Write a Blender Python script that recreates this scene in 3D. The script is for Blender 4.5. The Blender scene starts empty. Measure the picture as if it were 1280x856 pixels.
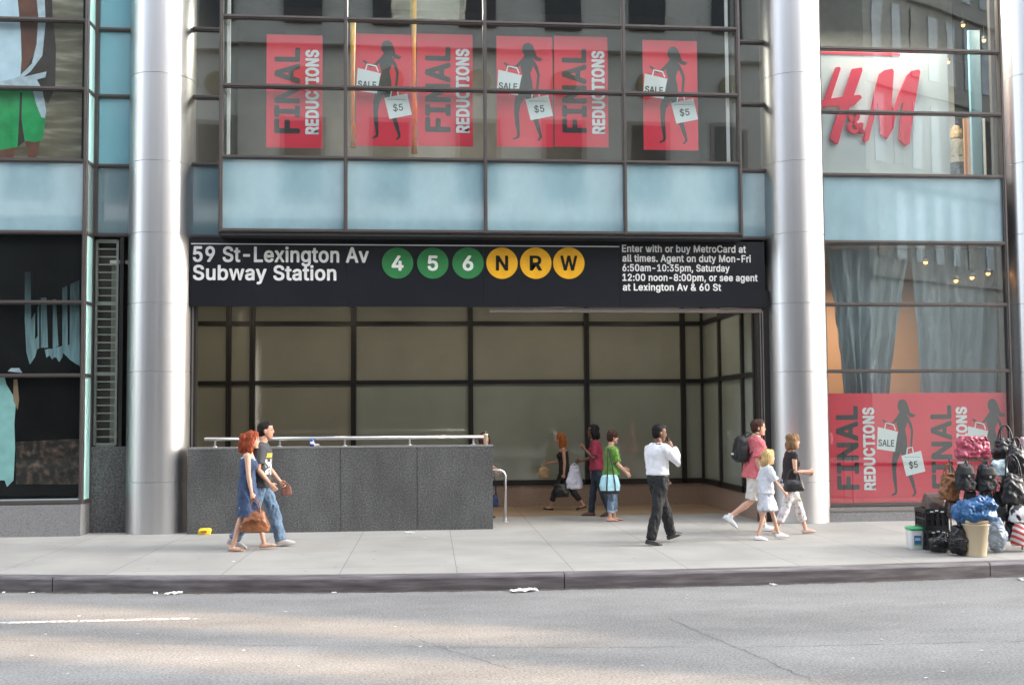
import bpy, math, random
from mathutils import Vector, Matrix, noise
random.seed(7)
R = math.radians
S = bpy.context.scene
COL = S.collection

# ------------------------------------------------------------------ camera, sky, sun, exposure
FPX, CX, CY = 1240.0, 640.0, 459.6          # focal length and principal point in pixels of a 1280 x 856 frame
CAM = Vector((0.0, -16.83, 1.9))
def cam_axes(p, y, r):
    cy, sy, cp, sp, cr, sr = math.cos(y), math.sin(y), math.cos(p), math.sin(p), math.cos(r), math.sin(r)
    return Matrix(((cy, 0, sy), (0, 1, 0), (-sy, 0, cy))) @ Matrix(((1, 0, 0), (0, cp, -sp), (0, sp, cp))) @ Matrix(((cr, -sr, 0), (sr, cr, 0), (0, 0, 1)))
AX = cam_axes(R(2.79), R(4.75), R(0.417))
def w3(v): return Vector((v[0], v[2], -v[1]))
cd = bpy.data.cameras.new('camera'); cam = bpy.data.objects.new('camera', cd); COL.objects.link(cam)
rx, dn, fw = (w3(AX.col[i]) for i in range(3))
cam.matrix_world = Matrix(((rx.x, -dn.x, -fw.x, CAM.x), (rx.y, -dn.y, -fw.y, CAM.y), (rx.z, -dn.z, -fw.z, CAM.z), (0, 0, 0, 1)))
cd.sensor_fit = 'HORIZONTAL'; cd.sensor_width = 36; cd.lens = 36 * FPX / 1280; cd.shift_y = (CY - 428) / 1280
cd.clip_start = 0.1; cd.clip_end = 2000
S.camera = cam
S.render.resolution_x, S.render.resolution_y = 1024, 684

SUN_EL, SUN_AZ = R(27), math.atan2(-0.352, 1.0)      # low sun up the street, behind added blockers with slits between them
W = bpy.data.worlds.new('World'); S.world = W; W.use_nodes = True
nt = W.node_tree
sky = nt.nodes.new('ShaderNodeTexSky'); sky.sky_type = 'NISHITA'; sky.sun_disc = False
sky.sun_elevation = SUN_EL; sky.sun_rotation = math.pi / 2 - SUN_AZ; sky.air_density = 1.0; sky.dust_density = 3.0; sky.ozone_density = 0.6
hs = nt.nodes.new('ShaderNodeHueSaturation'); hs.inputs['Saturation'].default_value = 0.45
nt.links.new(sky.outputs[0], hs.inputs['Color'])
nt.links.new(hs.outputs[0], nt.nodes['Background'].inputs[0]); nt.nodes['Background'].inputs[1].default_value = 0.15
sl = bpy.data.lights.new('sun', 'SUN'); sl.energy = 2.9; sl.angle = R(0.5); sl.color = (1.0, 0.70, 0.42)
so = bpy.data.objects.new('sun', sl); COL.objects.link(so)
SUN = Vector((math.cos(SUN_AZ) * math.cos(SUN_EL), math.sin(SUN_AZ) * math.cos(SUN_EL), math.sin(SUN_EL)))
so.rotation_euler = SUN.to_track_quat('Z', 'Y').to_euler(); so.location = (30, -30, 40)
vs = S.view_settings; vs.view_transform = 'Standard'; vs.look = 'None'; vs.gamma = 1; vs.use_curve_mapping = False
vs.exposure = 2.82
S.cycles.max_bounces = 8; S.cycles.diffuse_bounces = 4; S.cycles.glossy_bounces = 4; S.cycles.transparent_max_bounces = 16
S.cycles.caustics_reflective = False; S.cycles.caustics_refractive = False; S.cycles.sample_clamp_indirect = 6

# ------------------------------------------------------------------ helpers
def ray(x, y): return w3(AX @ Vector(((x - CX) / FPX, (y - CY) / FPX, 1)))
def P(x, y, Y=0.0):                                   # the point of the photograph's (x, y) on the upright plane at depth Y
    d = ray(x, y); return CAM + d * ((Y - CAM.y) / d.y)
def G(x, y, z=0.0):                                   # ... on the level plane at height z
    d = ray(x, y); return CAM + d * ((z - CAM.z) / d.z)
def PX(x, y, Y=0.0): return P(x, y, Y).x
def PZ(x, y, Y=0.0): return P(x, y, Y).z

def tag(o, label=None, cat=None, group=None, kind=None):
    if label: o['label'] = label
    if cat: o['category'] = cat
    if group: o['group'] = group
    if kind: o['kind'] = kind
    return o
def empty(name, loc=(0, 0, 0), rz=0.0, label=None, cat=None, group=None):
    o = bpy.data.objects.new(name, None); COL.objects.link(o); o.location = loc; o.rotation_euler = (0, 0, rz)
    o.empty_display_size = 0.2
    return tag(o, label, cat, group)
def link(name, me, mats, parent=None, smooth=False):
    o = bpy.data.objects.new(name, me); COL.objects.link(o)
    me.materials.clear()
    for m in (mats if isinstance(mats, (list, tuple)) else [mats]): me.materials.append(m)
    if parent: o.parent = parent
    if smooth: me.polygons.foreach_set('use_smooth', [True] * len(me.polygons))
    return o
def copy_tree(o, parent=None):
    c = o.copy(); COL.objects.link(c); c.parent = parent
    for ch in list(o.children): copy_tree(ch, c)
    return c

class MB:
    def __init__(s): s.v = []; s.f = []; s.m = []
    def add(s, vs, fs, m=0):
        n = len(s.v); s.v += [tuple(v) for v in vs]
        for f in fs: s.f.append([i + n for i in f]); s.m.append(m)
        return s
    def box(s, x0, x1, y0, y1, z0, z1, m=0):
        if x0 > x1: x0, x1 = x1, x0
        if y0 > y1: y0, y1 = y1, y0
        if z0 > z1: z0, z1 = z1, z0
        return s.add([(x0,y0,z0),(x1,y0,z0),(x1,y1,z0),(x0,y1,z0),(x0,y0,z1),(x1,y0,z1),(x1,y1,z1),(x0,y1,z1)],
              [(0,3,2,1),(4,5,6,7),(0,1,5,4),(1,2,6,5),(2,3,7,6),(3,0,4,7)], m)
    def prism(s, pts, y0, y1, m=0):                   # outline in x, z extruded along y
        a = sum(pts[i][0]*pts[(i+1)%len(pts)][1]-pts[(i+1)%len(pts)][0]*pts[i][1] for i in range(len(pts)))
        if a < 0: pts = pts[::-1]
        n = len(pts)
        return s.add([(x,y0,z) for x,z in pts]+[(x,y1,z) for x,z in pts],
              [list(range(n)), list(range(2*n-1,n-1,-1))]+[(i,i+n,(i+1)%n+n,(i+1)%n) for i in range(n)], m)
    def sweep(s, pts, rad, n=12, side=(0,1,0), m=0, sup=2.0):
        pts = [Vector(p) for p in pts]; k = len(pts); side = Vector(side); base = len(s.v); vs = []
        for i, p in enumerate(pts):
            t = (pts[min(i+1,k-1)]-pts[max(i-1,0)]).normalized()
            sd = side - t*side.dot(t)
            if sd.length < 1e-4: sd = Vector((1,0,0)) - t*t.x
            sd.normalize(); fr = sd.cross(t)
            r = rad[i] if isinstance(rad, (list,tuple)) else rad
            a, b = r if isinstance(r, (list,tuple)) else (r, r)
            for j in range(n):
                c, q = math.cos(2*math.pi*j/n), math.sin(2*math.pi*j/n)
                if sup != 2.0:
                    c = math.copysign(abs(c)**(2/sup), c); q = math.copysign(abs(q)**(2/sup), q)
                vs.append(p + fr*(a*c) + sd*(b*q))
        fs = [(i*n+j, i*n+(j+1)%n, (i+1)*n+(j+1)%n, (i+1)*n+j) for i in range(k-1) for j in range(n)]
        fs += [list(range(n-1,-1,-1)), [(k-1)*n+j for j in range(n)]]
        return s.add(vs, fs, m)
    def ell(s, c, r, n=14, k=9, m=0, M=None):
        vs = [Vector((0,0,r[2]))]; fs = []
        for i in range(1,k):
            th = math.pi*i/k
            for j in range(n):
                a = 2*math.pi*j/n
                vs.append(Vector((r[0]*math.sin(th)*math.cos(a), r[1]*math.sin(th)*math.sin(a), r[2]*math.cos(th))))
        vs.append(Vector((0,0,-r[2])))
        for j in range(n): fs.append((0,1+j,1+(j+1)%n))
        for i in range(k-2):
            for j in range(n): fs.append((1+i*n+j,1+(i+1)*n+j,1+(i+1)*n+(j+1)%n,1+i*n+(j+1)%n))
        e = len(vs)-1; q = 1+(k-2)*n
        for j in range(n): fs.append((q+j,e,q+(j+1)%n))
        c = Vector(c)
        return s.add([(M @ v if M else v)+c for v in vs], fs, m)
    def lathe(s, prof, c=(0,0), n=32, m=0):            # prof = [(r, z)...]
        k = len(prof); vs = [(c[0]+r*math.cos(2*math.pi*j/n), c[1]+r*math.sin(2*math.pi*j/n), z) for r,z in prof for j in range(n)]
        fs = [(i*n+j, i*n+(j+1)%n, (i+1)*n+(j+1)%n, (i+1)*n+j) for i in range(k-1) for j in range(n)]
        fs += [list(range(n-1,-1,-1)), [(k-1)*n+j for j in range(n)]]
        return s.add(vs, fs, m)
    def xf(s, M): s.v = [tuple(M @ Vector(v)) for v in s.v]; return s
    def mesh(s):
        me = bpy.data.meshes.new('mesh'); me.from_pydata(s.v, [], s.f); me.polygons.foreach_set('material_index', s.m); me.update(); return me
    def build(s, name, mats, parent=None, smooth=False): return link(name, s.mesh(), mats, parent, smooth)

def remesh(mb, vox, smooth=3, fac=0.5):
    o = bpy.data.objects.new('tmp', mb.mesh()); COL.objects.link(o)
    r = o.modifiers.new('r', 'REMESH'); r.mode = 'VOXEL'; r.voxel_size = vox
    if smooth: q = o.modifiers.new('s', 'SMOOTH'); q.iterations = smooth; q.factor = fac
    dg = bpy.context.evaluated_depsgraph_get()
    me = bpy.data.meshes.new_from_object(o.evaluated_get(dg)); bpy.data.objects.remove(o)
    return me
def wrinkle(me, amp, sc, seed=0.0, sx=(1,1,1)):
    n = [v.normal.copy() for v in me.vertices]
    for v, q in zip(me.vertices, n):
        p = Vector((v.co.x*sc*sx[0]+seed, v.co.y*sc*sx[1], v.co.z*sc*sx[2]))
        v.co += q*(amp*(noise.noise(p)+0.5*noise.noise(p*2.1)))
    me.update(); return me
def crumple(me, amp, sc, seed=0.0):                    # creased foil or film: sharp ridges between soft hollows
    n = [v.normal.copy() for v in me.vertices]
    for v, q in zip(me.vertices, n):
        p = v.co*sc+Vector((seed,0,seed*.7)); w = p+Vector((noise.noise(p*.6),noise.noise(p*.6+Vector((9,0,0))),0))*.8
        v.co += q*(amp*(.35-abs(noise.noise(w)))*2+amp*.5*(.35-abs(noise.noise(w*2.3))))
    me.update(); return me
def paint(me, fn, default):
    a = me.color_attributes.new('Col', 'FLOAT_COLOR', 'POINT'); buf = []
    for v in me.vertices:
        c = fn(v.co) or default; buf += [c[0], c[1], c[2], 1.0]
    a.data.foreach_set('color', buf)

# ------------------------------------------------------------------ materials
MATS = {}
def mat(name, col=(.5,.5,.5), rough=.5, metal=0.0, var=.12, sc=6.0, bump=0.0, bsc=40.0, spec=.5, coat=0.0, attr=False, stretch=(1,1,1), sheen=0.0, sss=0.0, emit=None, alpha=None):
    if name in MATS: return MATS[name]
    m = bpy.data.materials.new(name); m.use_nodes = True; N = m.node_tree; L = N.links; b = N.nodes['Principled BSDF']
    b.inputs['Roughness'].default_value = rough; b.inputs['Metallic'].default_value = metal
    b.inputs['Specular IOR Level'].default_value = spec; b.inputs['Coat Weight'].default_value = coat; b.inputs['Coat Roughness'].default_value = .05
    if sheen: b.inputs['Sheen Weight'].default_value = sheen
    if sss: b.inputs['Subsurface Weight'].default_value = sss; b.inputs['Subsurface Radius'].default_value = (.02,.008,.004)
    tc = N.nodes.new('ShaderNodeTexCoord'); mp = N.nodes.new('ShaderNodeMapping'); mp.inputs['Scale'].default_value = stretch
    L.new(tc.outputs['Object'], mp.inputs[0])
    nz = N.nodes.new('ShaderNodeTexNoise'); nz.inputs['Scale'].default_value = sc; nz.inputs['Detail'].default_value = 5
    L.new(mp.outputs[0], nz.inputs['Vector'])
    mr = N.nodes.new('ShaderNodeMapRange'); mr.inputs['From Min'].default_value = .25; mr.inputs['From Max'].default_value = .75
    mr.inputs['To Min'].default_value = 1-var; mr.inputs['To Max'].default_value = 1+var; L.new(nz.outputs[0], mr.inputs[0])
    mx = N.nodes.new('ShaderNodeMix'); mx.data_type = 'RGBA'; mx.blend_type = 'MULTIPLY'; mx.inputs[0].default_value = 1
    if attr:
        at = N.nodes.new('ShaderNodeAttribute'); at.attribute_name = 'Col'; L.new(at.outputs['Color'], mx.inputs[6])
    else: mx.inputs[6].default_value = (*col, 1)
    L.new(mr.outputs[0], mx.inputs[7]); L.new(mx.outputs[2], b.inputs['Base Color'])
    if bump:
        n2 = N.nodes.new('ShaderNodeTexNoise'); n2.inputs['Scale'].default_value = bsc; n2.inputs['Detail'].default_value = 4; L.new(mp.outputs[0], n2.inputs['Vector'])
        bp = N.nodes.new('ShaderNodeBump'); bp.inputs['Strength'].default_value = bump; bp.inputs['Distance'].default_value = .01
        L.new(n2.outputs[0], bp.inputs['Height']); L.new(bp.outputs[0], b.inputs['Normal'])
    if emit: b.inputs['Emission Color'].default_value = (*emit[:3], 1); b.inputs['Emission Strength'].default_value = emit[3]
    MATS[name] = m; return m
def ramp_mat(name, stops, sc=60, rough=.4, kind='noise', metal=0, spec=.5, stretch=(1,1,1), detail=3, bump=0, rot=(0,0,0), dist=0):
    if name in MATS: return MATS[name]
    m = bpy.data.materials.new(name); m.use_nodes = True; N = m.node_tree; L = N.links; b = N.nodes['Principled BSDF']
    b.inputs['Roughness'].default_value = rough; b.inputs['Metallic'].default_value = metal; b.inputs['Specular IOR Level'].default_value = spec
    tc = N.nodes.new('ShaderNodeTexCoord'); mp = N.nodes.new('ShaderNodeMapping'); mp.inputs['Scale'].default_value = stretch; mp.inputs['Rotation'].default_value = rot
    L.new(tc.outputs['Object'], mp.inputs[0])
    if kind == 'wave':
        t = N.nodes.new('ShaderNodeTexWave'); t.inputs['Distortion'].default_value = dist; t.inputs['Detail'].default_value = detail
    else:
        t = N.nodes.new('ShaderNodeTexNoise'); t.inputs['Detail'].default_value = detail
    t.inputs['Scale'].default_value = sc; L.new(mp.outputs[0], t.inputs['Vector'])
    r = N.nodes.new('ShaderNodeValToRGB'); e = r.color_ramp.elements
    e[0].position, e[0].color = stops[0][0], (*stops[0][1], 1); e[1].position, e[1].color = stops[-1][0], (*stops[-1][1], 1)
    for p, c in stops[1:-1]: q = e.new(p); q.color = (*c, 1)
    L.new(t.outputs['Fac' if kind != 'wave' else 1], r.inputs[0]); L.new(r.outputs[0], b.inputs['Base Color'])
    if bump:
        bp = N.nodes.new('ShaderNodeBump'); bp.inputs['Strength'].default_value = bump; bp.inputs['Distance'].default_value = .01
        L.new(t.outputs[0], bp.inputs['Height']); L.new(bp.outputs[0], b.inputs['Normal'])
    MATS[name] = m; return m
def glass_mat(name, tint, refl):
    m = bpy.data.materials.new(name); m.use_nodes = True; N = m.node_tree; L = N.links; N.nodes.remove(N.nodes['Principled BSDF'])
    tr = N.nodes.new('ShaderNodeBsdfTransparent'); tr.inputs[0].default_value = (*tint, 1)
    gl = N.nodes.new('ShaderNodeBsdfGlossy'); gl.inputs['Roughness'].default_value = .01; gl.inputs['Color'].default_value = (.95,1,.98,1)
    tc = N.nodes.new('ShaderNodeTexCoord'); nz = N.nodes.new('ShaderNodeTexNoise'); nz.inputs['Scale'].default_value = .7; L.new(tc.outputs['Object'], nz.inputs['Vector'])
    bp = N.nodes.new('ShaderNodeBump'); bp.inputs['Strength'].default_value = .03; bp.inputs['Distance'].default_value = .05; L.new(nz.outputs[0], bp.inputs['Height']); L.new(bp.outputs[0], gl.inputs['Normal'])
    ge = N.nodes.new('ShaderNodeNewGeometry'); dt = N.nodes.new('ShaderNodeVectorMath'); dt.operation = 'DOT_PRODUCT'; L.new(ge.outputs['Incoming'], dt.inputs[0]); L.new(ge.outputs['Normal'], dt.inputs[1])
    def mt(op, x, y=None):
        n = N.nodes.new('ShaderNodeMath'); n.operation = op
        for i, q in enumerate((x, y)):
            if q is not None:
                if isinstance(q, float): n.inputs[i].default_value = q
                else: L.new(q, n.inputs[i])
        return n.outputs[0]
    sch = mt('POWER', mt('SUBTRACT', 1.0, mt('ABSOLUTE', dt.outputs['Value'])), 5.0)
    ad = mt('ADD', mt('MULTIPLY', sch, 1.0-refl), refl).node
    mx = N.nodes.new('ShaderNodeMixShader'); L.new(ad.outputs[0], mx.inputs[0]); L.new(tr.outputs[0], mx.inputs[1]); L.new(gl.outputs[0], mx.inputs[2])
    L.new(mx.outputs[0], N.nodes['Material Output'].inputs[0]); return m

def stain(m, amt, sc=1.3):                             # soft stains and weathering over a finished material
    N = m.node_tree; L = N.links; b = N.nodes['Principled BSDF']; src = b.inputs['Base Color'].links[0].from_socket
    tc = N.nodes.new('ShaderNodeTexCoord'); mp = N.nodes.new('ShaderNodeMapping'); mp.inputs['Scale'].default_value = (1,1,.5); L.new(tc.outputs['Object'], mp.inputs[0])
    nz = N.nodes.new('ShaderNodeTexNoise'); nz.inputs['Scale'].default_value = sc; nz.inputs['Detail'].default_value = 9; nz.inputs['Roughness'].default_value = .65; L.new(mp.outputs[0], nz.inputs['Vector'])
    mr = N.nodes.new('ShaderNodeMapRange'); mr.inputs[1].default_value = .35; mr.inputs[2].default_value = .62; mr.inputs[3].default_value = 1-amt; mr.inputs[4].default_value = 1+amt*.3; L.new(nz.outputs[0], mr.inputs[0])
    mx = N.nodes.new('ShaderNodeMix'); mx.data_type = 'RGBA'; mx.blend_type = 'MULTIPLY'; mx.inputs[0].default_value = 1; L.new(src, mx.inputs[6]); L.new(mr.outputs[0], mx.inputs[7]); L.new(mx.outputs[2], b.inputs['Base Color'])
def ior(m, v): m.node_tree.nodes['Principled BSDF'].inputs['IOR'].default_value = v; return m
GLASS = glass_mat('window_glass', (.93,.96,.955), .08)
GLASS_D = glass_mat('dark_glass', (.95,.97,.97), .010)
BRONZE = mat('bronze_frame', (.125,.11,.105), .38, .5, .1, 3)
BRONZE_L = mat('frame_edge', (.30,.27,.25), .35, .7, .1, 3)
DARK = mat('dark_metal', (.032,.030,.029), .4, .3, .1, 3)
BLACK = mat('black_soffit', (.02,.02,.022), .6)
STEEL_RAIL = mat('rail_steel', (.75,.74,.73), .28, 1.0, .05, 20)
def steel():
    m = mat('brushed_steel', (.575,.57,.575), .3, 1.0, .05, 14, stretch=(1,1,.01)); N = m.node_tree; b = N.nodes['Principled BSDF']
    tc = N.nodes.new('ShaderNodeTexCoord'); mp = N.nodes.new('ShaderNodeMapping'); mp.inputs['Scale'].default_value = (30,30,.10); N.links.new(tc.outputs['Object'], mp.inputs[0])
    nz = N.nodes.new('ShaderNodeTexNoise'); nz.inputs['Scale'].default_value = 1; nz.inputs['Detail'].default_value = 6; N.links.new(mp.outputs[0], nz.inputs['Vector'])
    mr = N.nodes.new('ShaderNodeMapRange'); mr.inputs['To Min'].default_value = .30; mr.inputs['To Max'].default_value = .50; N.links.new(nz.outputs[0], mr.inputs[0]); N.links.new(mr.outputs[0], b.inputs['Roughness'])
    return m
STEEL = steel()
GRANITE = ramp_mat('grey_granite', [(.28,(.042,.043,.044)),(.5,(.10,.101,.102)),(.72,(.185,.186,.184))], 42, .5, detail=9)
stain(GRANITE, .35)
GRANITE_L = ramp_mat('light_granite', [(.3,(.15,.15,.155)),(.6,(.25,.25,.255))], 60, .5, detail=6)
PINK_GRANITE = ramp_mat('pink_granite', [(.3,(.22,.15,.11)),(.5,(.34,.25,.2)),(.7,(.45,.36,.3))], 50, .35, detail=6)
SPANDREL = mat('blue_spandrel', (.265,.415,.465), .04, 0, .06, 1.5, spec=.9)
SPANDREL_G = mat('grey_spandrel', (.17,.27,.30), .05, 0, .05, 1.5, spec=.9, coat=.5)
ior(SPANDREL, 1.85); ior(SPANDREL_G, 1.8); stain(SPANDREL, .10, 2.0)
PANE_BLUE = mat('blue_backed_glass', (.20,.43,.50), .1, 0, .04, 1.5)
MINT = mat('mint_glass', (.50,.82,.78), .15, 0, .05, 2)  # pale mint holds the sky reflection on the upper glass returns
MINT_G = mat('dull_mint_glass', (.20,.27,.27), .15, 0, .05, 2)
WHITE = mat('white_paint', (.78,.78,.76), .5, 0, .04)
OLIVE = mat('olive_wall_glass', (.285,.285,.23), .05, 0, .08, 1.2, spec=.6)
OLIVE_L = mat('green_wall_glass', (.28,.31,.27), .05, 0, .08, 1.2, spec=.6)
ior(OLIVE, 1.65); ior(OLIVE_L, 1.65); ior(PANE_BLUE, 1.7)
RED = mat('poster_red', (.80,.04,.075), .35, 0, .05, 2)
INK = mat('poster_ink', (.045,.04,.042), .4)
PAPER = mat('poster_white', (.82,.84,.84), .4, 0, .03)
GREY_INK = mat('poster_grey', (.45,.46,.47), .4)
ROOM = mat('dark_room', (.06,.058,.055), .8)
ROOM_W = mat('shop_wall', (.5,.5,.48), .7)
ORANGE = mat('orange_board', (.50,.245,.12), .6, 0, .06, 1)
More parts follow.
